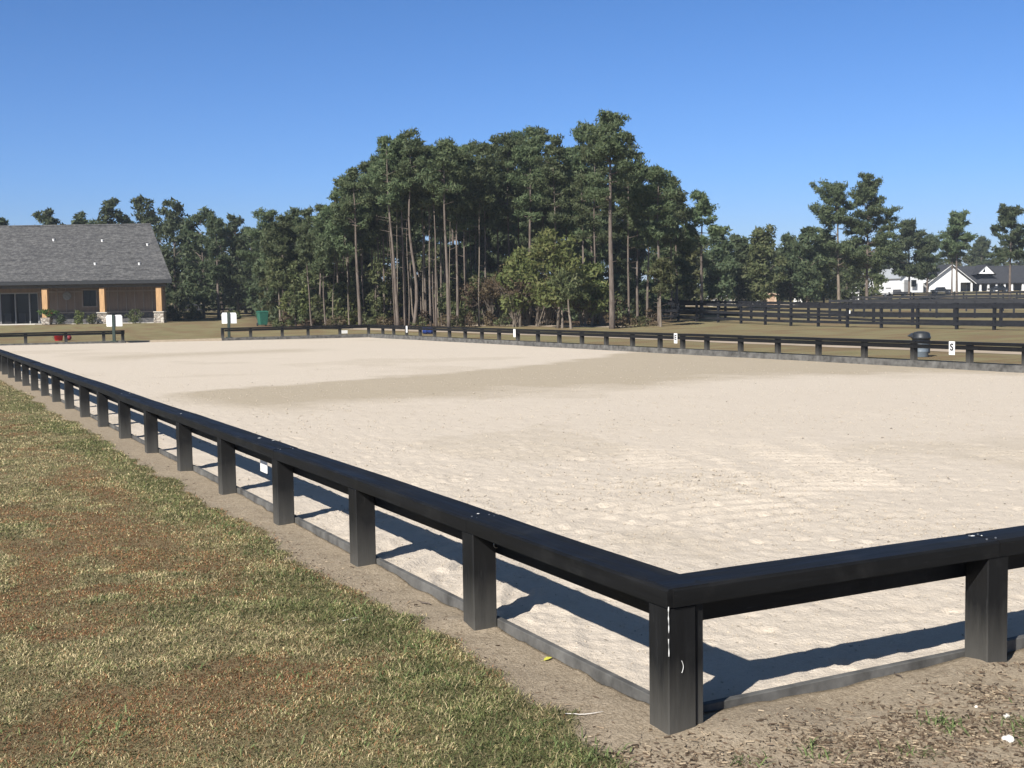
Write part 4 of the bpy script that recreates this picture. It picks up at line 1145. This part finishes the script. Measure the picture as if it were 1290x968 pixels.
for px, d, w_, h_, lab in ((1070.5, 195, 1.7, 1.2, 'tiny white shed peeping over the grey run-in shed'), (1079, 210, 1.5, 1.6, 'small white shed half hidden behind the right twin pine')):
    t, w = gable_block('white_shed', lab, 'shed', px, d, (w_, 2, h_ + .6), -YAW, ('whiteplank', 'metalroof'), .4)
    MB().box((-.3, -1.03, 0), (.3, -1.002, 1.5)).build('door', M['greyframe'], t)
t, w = gable_block('white_cabin', 'white cabin glimpsed through the thicket in the woods', 'shed', 651, 125, (2.6, 3, 1.9), -YAW, ('whiteplank', 'metalroof'), .8)
MB().box((-.35, -1.53, .9), (.35, -1.502, 1.7)).build('window', M['glass'], w)
# grey run-in shed
o = base(1069, 150)
t = thing('grey_shed', 'low grey run-in shed with white fascia under the twin pines', 'shed', o, -YAW)
w = 12 * 150 / F
mb = MB(); mb.box((-w, .0, 0), (-w + .12, 3, 1.15)); mb.box((w - .12, 0, 0), (w, 3, 1.15)); mb.box((-w, 3, 0), (w, 3.12, 1.6)); mb.build('wall', simple('grey_shed_wall', (.13, .13, .14), .8), t)
mb = MB(); slab(mb, [(-w - .15, -.4, 1.15), (w + .15, -.4, 1.15), (w + .15, 3.3, 1.75), (-w - .15, 3.3, 1.75)], .1); mb.build('roof', simple('shed_grey_roof', (.15, .15, .16), .7), t)
mb = MB(); mb.box((-w, -.45, 1.0), (w, -.41, 1.1)); mb.build('fascia', M['white'], t)
MB().box((-w * .92, .4, .0), (w * .92, .46, .9)).build('front_boards', simple('grey_boards', (.2, .2, .21), .8), t)
MB().box((w - .14, -.4, 0), (w, -.28, 1.0)).build('corner_post', M['white'], t)

# horse trailer
o = base(1111, 165)
t = thing('horse_trailer', 'white horse trailer with rounded nose and dark window', 'trailer', o, -YAW + R(4))
prof = [(1.25, .35), (1.25, 1.72), (-.7, 1.78), (-1.15, 1.62), (-1.35, 1.25), (-1.15, .95), (-.85, .9), (-.8, .35)]
MB().prism(prof, 'y', -.8, .8).build('body', M['whiteplank'], t, bevel=.05)
MB().prism([(-.98, 1.02), (-1.28, 1.1), (-1.18, 1.35), (-.98, 1.3)], 'y', -.83, -.802).build('nose_window', M['glass'], t)
MB().box((-.45, -.83, 1.15), (-.1, -.802, 1.42)).build('window', M['glass'], t)
MB().box((.2, -.83, 1.2), (.95, -.802, 1.42)).build('window', M['greyframe'], t)
for wx_ in (.15, .75):
    mb = MB(); mb.lathe([(.06, -.1), (.26, -.1), (.28, -.05), (.28, .05), (.26, .1), (.06, .1)], 18); mb.v = [(wx_ + x, -.78 + z, .28 + y) for x, y, z in mb.v]; wo = mb.build('wheel', M['bin'], t)
    mb = MB(); mb.lathe([(.02, -.105), (.15, -.105), (.15, -.09), (.02, -.09)], 14); mb.v = [(wx_ + x, -.79 + z, .28 + y) for x, y, z in mb.v]; mb.build('hub', M['steel'], wo)
MB().tube([(-.8, 0, .42), (-1.7, 0, .42)], .05, 6).build('hitch', M['darktrim'], t)


def truck(px, d, label, mat, rz, s=1.0):
    t = thing('pickup_truck', label, 'truck', base(px, d), -YAW + rz); t.scale = (s, s, s)
    MB().prism([(-2.5, .5), (2.5, .5), (2.5, 1.02), (1.45, 1.1), (.95, 1.66), (-.55, 1.68), (-.8, 1.12), (-2.5, 1.08)], 'y', -.9, .9).build('body', mat, t, bevel=.05)
    MB().prism([(1.25, 1.14), (.85, 1.58), (-.45, 1.6), (-.62, 1.14)], 'y', -.915, -.902).build('window', M['glass'], t)
    for a in (-1.6, 1.6):
        for sy_ in (-1, 1):
            mb = MB(); mb.lathe([(.1, -.12), (.38, -.12), (.4, -.06), (.4, .06), (.38, .12), (.1, .12)], 18); mb.v = [(a + x, sy_ * .82 + z, .4 + y) for x, y, z in mb.v]
            wo = mb.build('wheel', M['bin'], t)
            mb = MB(); mb.lathe([(.02, -.125), (.2, -.125), (.2, .125), (.02, .125)], 14); mb.v = [(a + x, sy_ * .82 + z, .4 + y) for x, y, z in mb.v]; mb.build('hub', M['steel'], wo)
    MB().box((2.44, -.8, .78), (2.53, -.5, .95)).build('headlight', M['glass'], t); MB().box((2.44, .5, .78), (2.53, .8, .95)).build('headlight', M['glass'], t)
    return t


M['darkcar'] = simple('dark_car_paint', (.012, .014, .018), .3, .1, 3, 0, spec=.6)
M['greycar'] = simple('grey_car_paint', (.06, .06, .065), .3, .1, 3, 0, spec=.6)
truck(1186, 185, 'dark pickup truck parked before the white gable wall', M['darkcar'], R(180), .62)
truck(1130, 172, 'grey pickup truck hitched near the white horse trailer', M['greycar'], R(180), .6)
truck(1258, 190, 'dark vehicle parked before the house porch columns', M['darkcar'], 0, .62)
# utility pole and sheds under the trees
o = base(1098, 180); t = thing('utility_pole', 'thin grey pole with crossarm beside the barn', 'pole', o, -YAW)
MB().tube([(0, 0, -.3), (0, 0, 5.0)], [.10, .07], 8).build('pole', simple('grey_pole', (.25, .24, .23), .8), t)
MB().box((-.6, -.05, 4.55), (.6, .05, 4.67)).build('crossarm', simple('grey_crossarm', (.2, .19, .18), .8), t)
M['pinkboard'] = simple('pale_tan_boards', (.52, .38, .28), .8, .15, 2, .1)
t, w = gable_block('tan_shed', 'pale pinkish-tan shed under the broad dark tree', 'shed', 970.5, 128, (1.05, 1.2, 1.15), -YAW, ('pinkboard', 'pinkboard'), .12)
MB().box((-.25, -.63, 0), (.25, -.602, .95)).build('door', simple('tan_door', (.42, .29, .2), .8), t)
for px, d, w_, lab in ((899, 130, 1.0, 'cream shed left of the tan shed beneath the dark trees'), (917, 134, 1.5, 'wider cream shed beneath the dark trees, middle of three'), (932, 138, .8, 'small cream shed nearest left of the tan shed')):
    t, w = gable_block('cream_shed', lab, 'shed', px, d, (w_, 1.2, .95), -YAW, (simple('cream_boards', (.5, .46, .38), .8), 'metalroof'), .25)
    MB().box((-.2, -.63, 0), (.2, -.602, .8)).build('door', M['greyframe'], t)
for i, (px, d, h, mat, lab) in enumerate(((836, 112, .95, 'white', 'pale striped jump stand at the right edge of the woods'), (953, 126, .7, 'white', 'white jump stand left of the tan shed'), (1005, 128, .6, 'white', 'white jump stand right of the tan shed'))):
    t = thing('jump_stand', lab, 'jump stand', base(px, d), -YAW)
    for k in (-.4, .4): MB().box((k - .05, -.05, 0), (k + .05, .05, h)).build('upright', M[mat], t)
    for k in range(3): MB().bar((-.4, -.07, .2 + .25 * k), (.4, -.07, .2 + .25 * k + (.1 if k % 2 else -.05)), .04, .12).build('slat', M[mat], t)
t = thing('trash_can_small', 'x', 'x', (0, 0, 0)); bpy.data.objects.remove(t)
# rider's arena items near paddock end: orange cone-like marker by the fence
t = thing('orange_marker', 'small orange marker on the paddock fence end by the woods', 'marker', base(845, 92), 0)
MB().lathe([(.16, 0), (.16, .04), (.10, .05), (.03, .95), (.01, .98)], 14).build('cone', simple('orange_plastic', (.55, .16, .05), .5), t, True)

# ------------------------------------------------------------------ near ground cover
rng = np.random.default_rng(11)


def blades(xy, h, w, col, lean, name, label_kind='stuff'):
    """bent three-point grass blades at xy"""
    n = len(xy); x, y = xy[:, 0], xy[:, 1]
    zz = ground_z(x, y)
    az = rng.random(n) * 6.283; dx, dy = np.cos(az), np.sin(az)
    ba = az + 1.57 + rng.normal(size=n) * .5; bx, by = np.cos(ba), np.sin(ba)
    a1 = R(20) + lean * R(45); a2 = a1 + R(25) + rng.random(n) * R(25)
    b0 = np.stack([x - bx * w / 2, y - by * w / 2, zz - .004], -1); b1 = np.stack([x + bx * w / 2, y + by * w / 2, zz - .004], -1)
    mx, my, mz = x + dx * h * .5 * np.sin(a1), y + dy * h * .5 * np.sin(a1), zz + h * .5 * np.cos(a1)
    m0 = np.stack([mx - bx * w * .42, my - by * w * .42, mz], -1); m1 = np.stack([mx + bx * w * .42, my + by * w * .42, mz], -1)
    tp = np.stack([mx + dx * h * .5 * np.sin(a2), my + dy * h * .5 * np.sin(a2), np.maximum(mz + h * .5 * np.cos(a2), zz + .002)], -1)
    v = np.stack([b0, b1, m1, m0, tp], 1).reshape(-1, 3)
    k = np.arange(n)[:, None] * 5
    quads = k + np.array([0, 1, 2, 3]); tri = k + np.array([3, 2, 4])
    fl = np.concatenate([quads, tri], 1).ravel(); lt = np.tile([4, 3], n)
    o = mesh_np(name, v, fl, lt, M['blade'], attrs={'tint': np.repeat(col, 5, 0)})
    tag(o, kind='stuff'); return o


def ground_z(x, y):
    ix = np.clip(np.searchsorted(gx, x) - 1, 0, len(gx) - 2); iy = np.clip(np.searchsorted(gy, y) - 1, 0, len(gy) - 2)
    fx = (x - gx[ix]) / (gx[ix + 1] - gx[ix]); fy = (y - gy[iy]) / (gy[iy + 1] - gy[iy])
    return (GZ[iy, ix] * (1 - fx) + GZ[iy, ix + 1] * fx) * (1 - fy) + (GZ[iy + 1, ix] * (1 - fx) + GZ[iy + 1, ix + 1] * fx) * fy


m, t_, b_ = nt('grass_blade')
at = N(t_, 'ShaderNodeAttribute', attribute_name='tint')
t_.links.new(at.outputs['Color'], b_.inputs['Base Color']); b_.inputs['Roughness'].default_value = .6; b_.inputs['Specular IOR Level'].default_value = .2
tl = N(t_, 'ShaderNodeBsdfTranslucent'); t_.links.new(at.outputs['Color'], tl.inputs['Color']); ms = N(t_, 'ShaderNodeMixShader'); ms.inputs[0].default_value = .25
t_.links.new(b_.outputs[0], ms.inputs[1]); t_.links.new(tl.outputs[0], ms.inputs[2]); t_.links.new(ms.outputs[0], t_.nodes['Material Output'].inputs['Surface'])
M['blade'] = m


def scatter(n, x0, x1, y0, y1): return np.c_[rng.uniform(x0, x1, n), rng.uniform(y0, y1, n)]


pts = []
for x0, x1, y0, y1, dens_ in ((-4.6, 2.6, -2.6, 2.2, 15000), (-5.2, 0, 2.2, 5, 11000), (-5.0, 0, 5, 9, 6500), (-4.5, 0, 9, 16, 3200), (-4, 0, 16, 28, 1300), (-8.5, -4.6, -2.6, 5, 4200), (-8.5, -4.5, 5, 16, 2200), (-8, -4, 16, 30, 900)):
    pts.append(scatter(int(dens_ * (x1 - x0) * (y1 - y0)), x0, x1, y0, y1))
pts = np.concatenate(pts)
dcam = (pts[:, 0] - CAM[0]) * SY + (pts[:, 1] - CAM[1]) * CY; ucam = (pts[:, 0] - CAM[0]) * CY - (pts[:, 1] - CAM[1]) * SY
keep = (dcam > 3.2) & ((np.abs(ucam) < dcam * .46 + 1.0) | ((ucam < 0) & (ucam > -dcam * .46 - 5) & (rng.random(len(pts)) < .6))) & (sd_box(pts[:, 0], pts[:, 1]) > .02)
pts = pts[keep]
dirt, grn, brn, nend = patch(pts[:, 0], pts[:, 1])
clump = fbm(pts[:, 0], pts[:, 1], .16, 41, 3)
prob = (1 - dirt) ** 1.5 * (1 - .12 * brn) * (.6 + .8 * ss((clump - .30) / .3)) * (1 - .72 * nend)
keep = rng.random(len(pts)) < prob
pts, dirt, grn, brn, clump, nend = pts[keep], dirt[keep], grn[keep], brn[keep], clump[keep], nend[keep]
n = len(pts)
dcam = np.hypot(pts[:, 0] - CAM[0], pts[:, 1] - CAM[1])
r1 = rng.random(n); tan_ = np.array([.43, .355, .205]); gre = np.array([.150, .172, .068]); bro = np.array([.25, .125, .060]); oli = np.array([.235, .215, .10]); dk = np.array([.06, .075, .028])
pg = np.clip(.20 + .55 * grn - .2 * brn, .03, .8); pb = np.clip(.10 + .75 * brn + .25 * nend, .05, .85) * (1 - grn * .75)
col = np.where((r1 < pg)[:, None], gre, np.where((r1 < pg + (1 - pg) * pb)[:, None], bro, tan_))
r2 = rng.random(n)
col = np.where((r2 < .22)[:, None], oli, col); col = np.where((r2 > .86)[:, None], dk, col)
col = col * (rng.uniform(.6, 1.5, n) * (.8 + .5 * ss((clump - .35) / .3)))[:, None]
hgt_ = rng.uniform(.014, .042, n) * (1 + .55 * grn) * (1 - .35 * brn)
wid = np.clip(.0018 + .00036 * dcam, .002, .010) * rng.uniform(.7, 1.3, n)
blades(pts, hgt_, wid, col, rng.uniform(.35, 1.0, n), 'grass')
# coarser green tufts: broad blades in small rosettes
tc = []
for cx, cy, k, s in ((-2.0, 1.2, 60, .10), (-2.5, .4, 40, .09), (-1.1, .6, 40, .1), (-1.45, .15, 40, .08), (-.62, .35, 60, .1), (-.5, .1, 50, .09), (-.45, 1.25, 50, .1), (-.3, -.05, 36, .05),
                     (.38, -.42, 30, .05), (1.05, -.42, 40, .045), (1.25, -.75, 60, .07), (1.32, -.62, 40, .05), (.70, -.62, 26, .05), (.1, -.38, 20, .04), (-3.2, 2.0, 50, .12), (-2.9, 3.1, 50, .12), (1.05, -.5, 20, .04), (1.6, -.55, 30, .05)):
    tc.append(np.c_[rng.normal(cx, s, k), rng.normal(cy, s, k)])
for i in range(46):
    cx, cy = rng.uniform(-3.4, -.35), rng.uniform(-1.6, 4.2)
    tc.append(np.c_[rng.normal(cx, .05, 16), rng.normal(cy, .05, 16)])
for i in range(26):
    cy = rng.uniform(-.3, 6); tc.append(np.c_[rng.normal(-.42, .07, 22), rng.normal(cy, .09, 22)])
tc = np.concatenate(tc); tc = tc[sd_box(tc[:, 0], tc[:, 1]) > .03]; n = len(tc)
blades(tc, rng.uniform(.035, .09, n), rng.uniform(.004, .008, n), np.array([.14, .18, .07]) * rng.uniform(.6, 1.5, n)[:, None], rng.uniform(.4, .95, n), 'coarse_grass')

# litter of straw, bark and pine needles on the dirt
pl = np.concatenate([scatter(9000, -1.3, 0, -.6, 6), scatter(2500, -1.0, 0, 6, 14), scatter(42000, -.6, 2.8, -1.6, 0)])
keep = (sd_box(pl[:, 0], pl[:, 1]) > .015); pl = pl[keep]
dirt, grn, brn, nend = patch(pl[:, 0], pl[:, 1])
keep = rng.random(len(pl)) < (.25 + .6 * ss((fbm(pl[:, 0], pl[:, 1], .25, 77, 3) - .42) / .14)) * np.clip(dirt + nend, 0, 1) * (.25 + .75 * ss((sd_box(pl[:, 0], pl[:, 1]) - .12) / .25)); pl = pl[keep]
n = len(pl); z = ground_z(pl[:, 0], pl[:, 1]) + .003
az = rng.random(n) * 6.283; L = rng.uniform(.006, .040, n) * rng.uniform(.3, 1, n); W = rng.uniform(.001, .0034, n); tz = rng.normal(0, .25, n) * L
dx, dy = np.cos(az) * L / 2, np.sin(az) * L / 2; wx, wy = -np.sin(az) * W / 2, np.cos(az) * W / 2
x, y = pl[:, 0], pl[:, 1]; hz = rng.uniform(.002, .006, n)
A0 = np.stack([x - dx - wx, y - dy - wy, z - tz / 2], -1); A1 = np.stack([x + dx - wx, y + dy - wy, z + np.abs(tz) / 2], -1)
A2 = np.stack([x + dx + wx, y + dy + wy, z + np.abs(tz) / 2], -1); A3 = np.stack([x - dx + wx, y - dy + wy, z - tz / 2], -1)
T0 = np.stack([x - dx, y - dy, z + hz - tz / 2], -1); T1 = np.stack([x + dx, y + dy, z + hz + np.abs(tz) / 2], -1)
v = np.stack([A0, A1, A2, A3, T0, T1], 1).reshape(-1, 3); k = np.arange(n)[:, None] * 6
fl = (k + np.array([0, 1, 5, 4, 2, 3, 4, 5])).ravel()
pal = np.array([[.13, .092, .062], [.19, .14, .097], [.075, .054, .038], [.42, .34, .24], [.29, .22, .15]])
o = mesh_np('straw_litter', v, fl, np.full(2 * n, 4), M['blade'], attrs={'tint': np.repeat(pal[rng.choice(5, n, p=[.24, .25, .13, .2, .18])] * rng.uniform(.7, 1.3, n)[:, None], 6, 0)})
tag(o, kind='stuff')

# small clods lying on the arena sand near the corner
cl = np.concatenate([scatter(60000, .22, 21, .22, 34), scatter(6000, .22, 5, .22, 6)]); cl = cl[rng.random(len(cl)) < np.exp(-np.hypot(cl[:, 0], cl[:, 1]) / 9.5) * 1.15 * (.35 + 1.1 * ss((fbm(cl[:, 0], cl[:, 1], 1.4, 66, 3) - .4) / .2))]; n = len(cl)
fx = np.clip(np.searchsorted(sx, cl[:, 0]) - 1, 0, len(sx) - 2); fy = np.clip(np.searchsorted(sy, cl[:, 1]) - 1, 0, len(sy) - 2)
z = SZ[fy, fx]; s = rng.uniform(.004, .0125, n) * rng.uniform(.6, 1.3, n) * np.clip(np.hypot(cl[:, 0], cl[:, 1]) / 5, .6, 1.3)
octa = np.array([[1, 0, 0], [-1, 0, 0], [0, 1, 0], [0, -1, 0], [0, 0, .7], [0, 0, -.5]], float)
jit = 1 + rng.normal(0, .25, (n, 6, 1)); v = (np.c_[cl, z + s * .2][:, None, :] + octa[None] * s[:, None, None] * jit).reshape(-1, 3)
k = np.arange(n)[:, None, None] * 6; tf = np.array([[0, 2, 4], [2, 1, 4], [1, 3, 4], [3, 0, 4], [2, 0, 5], [1, 2, 5], [3, 1, 5], [0, 3, 5]])
o = mesh_np('sand_clods', v, (k + tf[None]).ravel(), np.full(8 * n, 3), M['blade'], attrs={'tint': np.repeat(np.array([.56, .49, .395]) * np.where(rng.random(n) < .04, .5, rng.uniform(.85, 1.1, n))[:, None], 6, 0)})
tag(o, kind='stuff')

# single small things on the ground
def lump(name, label, cat, x, y, s, mat, seed):
    r_ = np.random.default_rng(seed); bm = bmesh.new(); bmesh.ops.create_icosphere(bm, subdivisions=2, radius=1)
    for v_ in bm.verts:
        f = 1 + .28 * math.sin(v_.co.x * 3 + seed) * math.cos(v_.co.y * 4 + seed) + r_.normal() * .09
        v_.co = v_.co * f; v_.co.z *= .6
    me = bpy.data.meshes.new(name); bm.to_mesh(me); bm.free(); me.materials.append(mat)
    o = bpy.data.objects.new(name, me); COL.objects.link(o); o.scale = (s, s * .8, s); o.rotation_euler = (0, 0, seed)
    o.location = (x, y, float(ground_z(np.array([x]), np.array([y]))[0]) + s * .4); tag(o, label, cat, 'white stones on the dirt'); return o


M['chalk'] = simple('white_stone', (.72, .68, .63), .9, .12, 20, .3)
p = G(1268, 905); lump('stone', 'white stone on the dirt, middle one of the three at lower right', 'stone', p[0], p[1], .016, M['chalk'], 1)
p = G(1271, 933); lump('stone', 'largest white stone, lowest of the three at lower right', 'stone', p[0], p[1], .022, M['chalk'], 2)
p = G(1230, 891); lump('stone', 'smallest white stone, farthest left of the three at lower right', 'stone', p[0], p[1], .009, M['chalk'], 3)
p = G(690, 829)
t = thing('leaf', 'single yellow leaf on the dirt beside the left kick board', 'leaf', (p[0], p[1], float(ground_z(p[0:1], p[1:2])[0]) + .006), .4)
MB().add([(-.03, 0, 0), (-.012, .014, .004), (.012, .015, .007), (.036, .002, .002), (.012, -.013, .006), (-.012, -.012, .004), (0, 0, .001)],
         [(0, 6, 1), (1, 6, 2), (2, 6, 3), (3, 6, 4), (4, 6, 5), (5, 6, 0)]).build('blade', simple('yellow_leaf', (.62, .60, .10), .6), t)
MB().tube([(-.03, 0, 0), (-.05, .006, .001)], .001, 5).build('stalk', simple('yellow_stalk', (.4, .36, .1), .6), t)
def stick(px, py, L, r, rz, mat, label):
    p = G(px, py); z = float(ground_z(p[0:1], p[1:2])[0])
    d = np.array([math.cos(rz), math.sin(rz)])
    pts_ = []
    for i in range(6):
        f = i / 5 - .5; xx = p[0] + d[0] * L * f + .06 * L * math.sin(i * 1.7); yy = p[1] + d[1] * L * f
        pts_.append((xx, yy, float(ground_z(np.array([xx]), np.array([yy]))[0]) + r + .006))
    o = MB().tube(pts_, [r * .8, r, r, r * .9, r * .7, r * .4], 6).build('stick', mat, None, True); tag(o, label, 'stick'); return o
stick(442, 781, .11, .0028, .3, M['chalk'], 'thin white straw lying on the brown turf at left of the posts')
stick(533, 757, .12, .004, 1.9, M['bark'], 'dark twig leaning by the kick board between the second and third posts')
stick(1130, 853, .10, .003, 1.2, M['bark'], 'thin dark twig on the dirt left of the right post')
stick(735, 900, .16, .0022, -.35, M['chalk'], 'pale straw lying on the dirt strip left of the corner post')

# ------------------------------------------------------------------ camera, light, sky
cam = bpy.data.cameras.new('camera'); co = bpy.data.objects.new('camera', cam); COL.objects.link(co)
cam.sensor_width = 36; cam.lens = F / 1290 * 36; cam.clip_end = 5000; cam.clip_start = .05
from mathutils import Matrix
mt = Matrix(((R2[0], U2[0], -FW[0], CAM[0]), (R2[1], U2[1], -FW[1], CAM[1]), (R2[2], U2[2], -FW[2], CAM[2]), (0, 0, 0, 1)))
co.matrix_world = mt
scene.camera = co

SUN_AZ, SUN_EL = R(31), R(35.5)             # shadows run towards (cos az, sin az)
to_sun = np.array([-math.cos(SUN_AZ) * math.cos(SUN_EL), -math.sin(SUN_AZ) * math.cos(SUN_EL), math.sin(SUN_EL)])
sl_ = bpy.data.lights.new('sun', 'SUN'); sl_.energy = 4.7; sl_.angle = R(.53); sl_.color = (1, .955, .885)
so = bpy.data.objects.new('sun', sl_); COL.objects.link(so)
from mathutils import Vector
so.rotation_euler = Vector(to_sun).to_track_quat('Z', 'Y').to_euler()
w = bpy.data.worlds.new('World'); scene.world = w; w.use_nodes = True
wt = w.node_tree; bg = wt.nodes['Background']
sk = wt.nodes.new('ShaderNodeTexSky'); sk.sky_type = 'NISHITA'; sk.sun_disc = False
sk.sun_elevation = SUN_EL; sk.sun_rotation = math.atan2(to_sun[0], to_sun[1])
sk.altitude = 100; sk.air_density = 1.0; sk.dust_density = .15; sk.ozone_density = 4.0
g_ = wt.nodes.new('ShaderNodeTexCoord'); sp_ = wt.nodes.new('ShaderNodeSeparateXYZ'); wt.links.new(g_.outputs['Generated'], sp_.inputs[0])
el_ = ramp(wt, sp_.outputs[2], [(0, (.42, .495, .74)), (.10, (.345, .50, .79)), (.31, (.265, .455, .68)), (.55, (.36, .31, .25))])
wt.links.new(mix(wt, 1.0, sk.outputs[0], el_, 'MULTIPLY'), bg.inputs['Color']); bg.inputs['Strength'].default_value = .10
scene.view_settings.view_transform = 'Standard'; scene.view_settings.look = 'None'
scene.view_settings.exposure = .68; scene.view_settings.gamma = 1
scene.render.engine = 'CYCLES'
scene.cycles.max_bounces = 6; scene.cycles.diffuse_bounces = 3; scene.cycles.transparent_max_bounces = 6
scene.cycles.use_denoising = True; scene.cycles.denoiser = 'OPENIMAGEDENOISE'; scene.cycles.denoising_input_passes = 'RGB_ALBEDO_NORMAL'; scene.cycles.denoising_prefilter = 'ACCURATE'

# thin autumn haze: one box of even, faint air round everything
hb = MB().box((-1000, -800, -3), (1500, 1500, 45)); hm = bpy.data.materials.new('thin_haze'); hm.use_nodes = True
ht = hm.node_tree; ht.nodes.remove(ht.nodes['Principled BSDF'])
pv = ht.nodes.new('ShaderNodeVolumePrincipled'); pv.inputs['Color'].default_value = (.72, .82, .95, 1); pv.inputs['Density'].default_value = .0004; pv.inputs['Anisotropy'].default_value = 0.0
ht.links.new(pv.outputs[0], ht.nodes['Material Output'].inputs['Volume'])
tag(hb.build('haze', hm), kind='stuff')
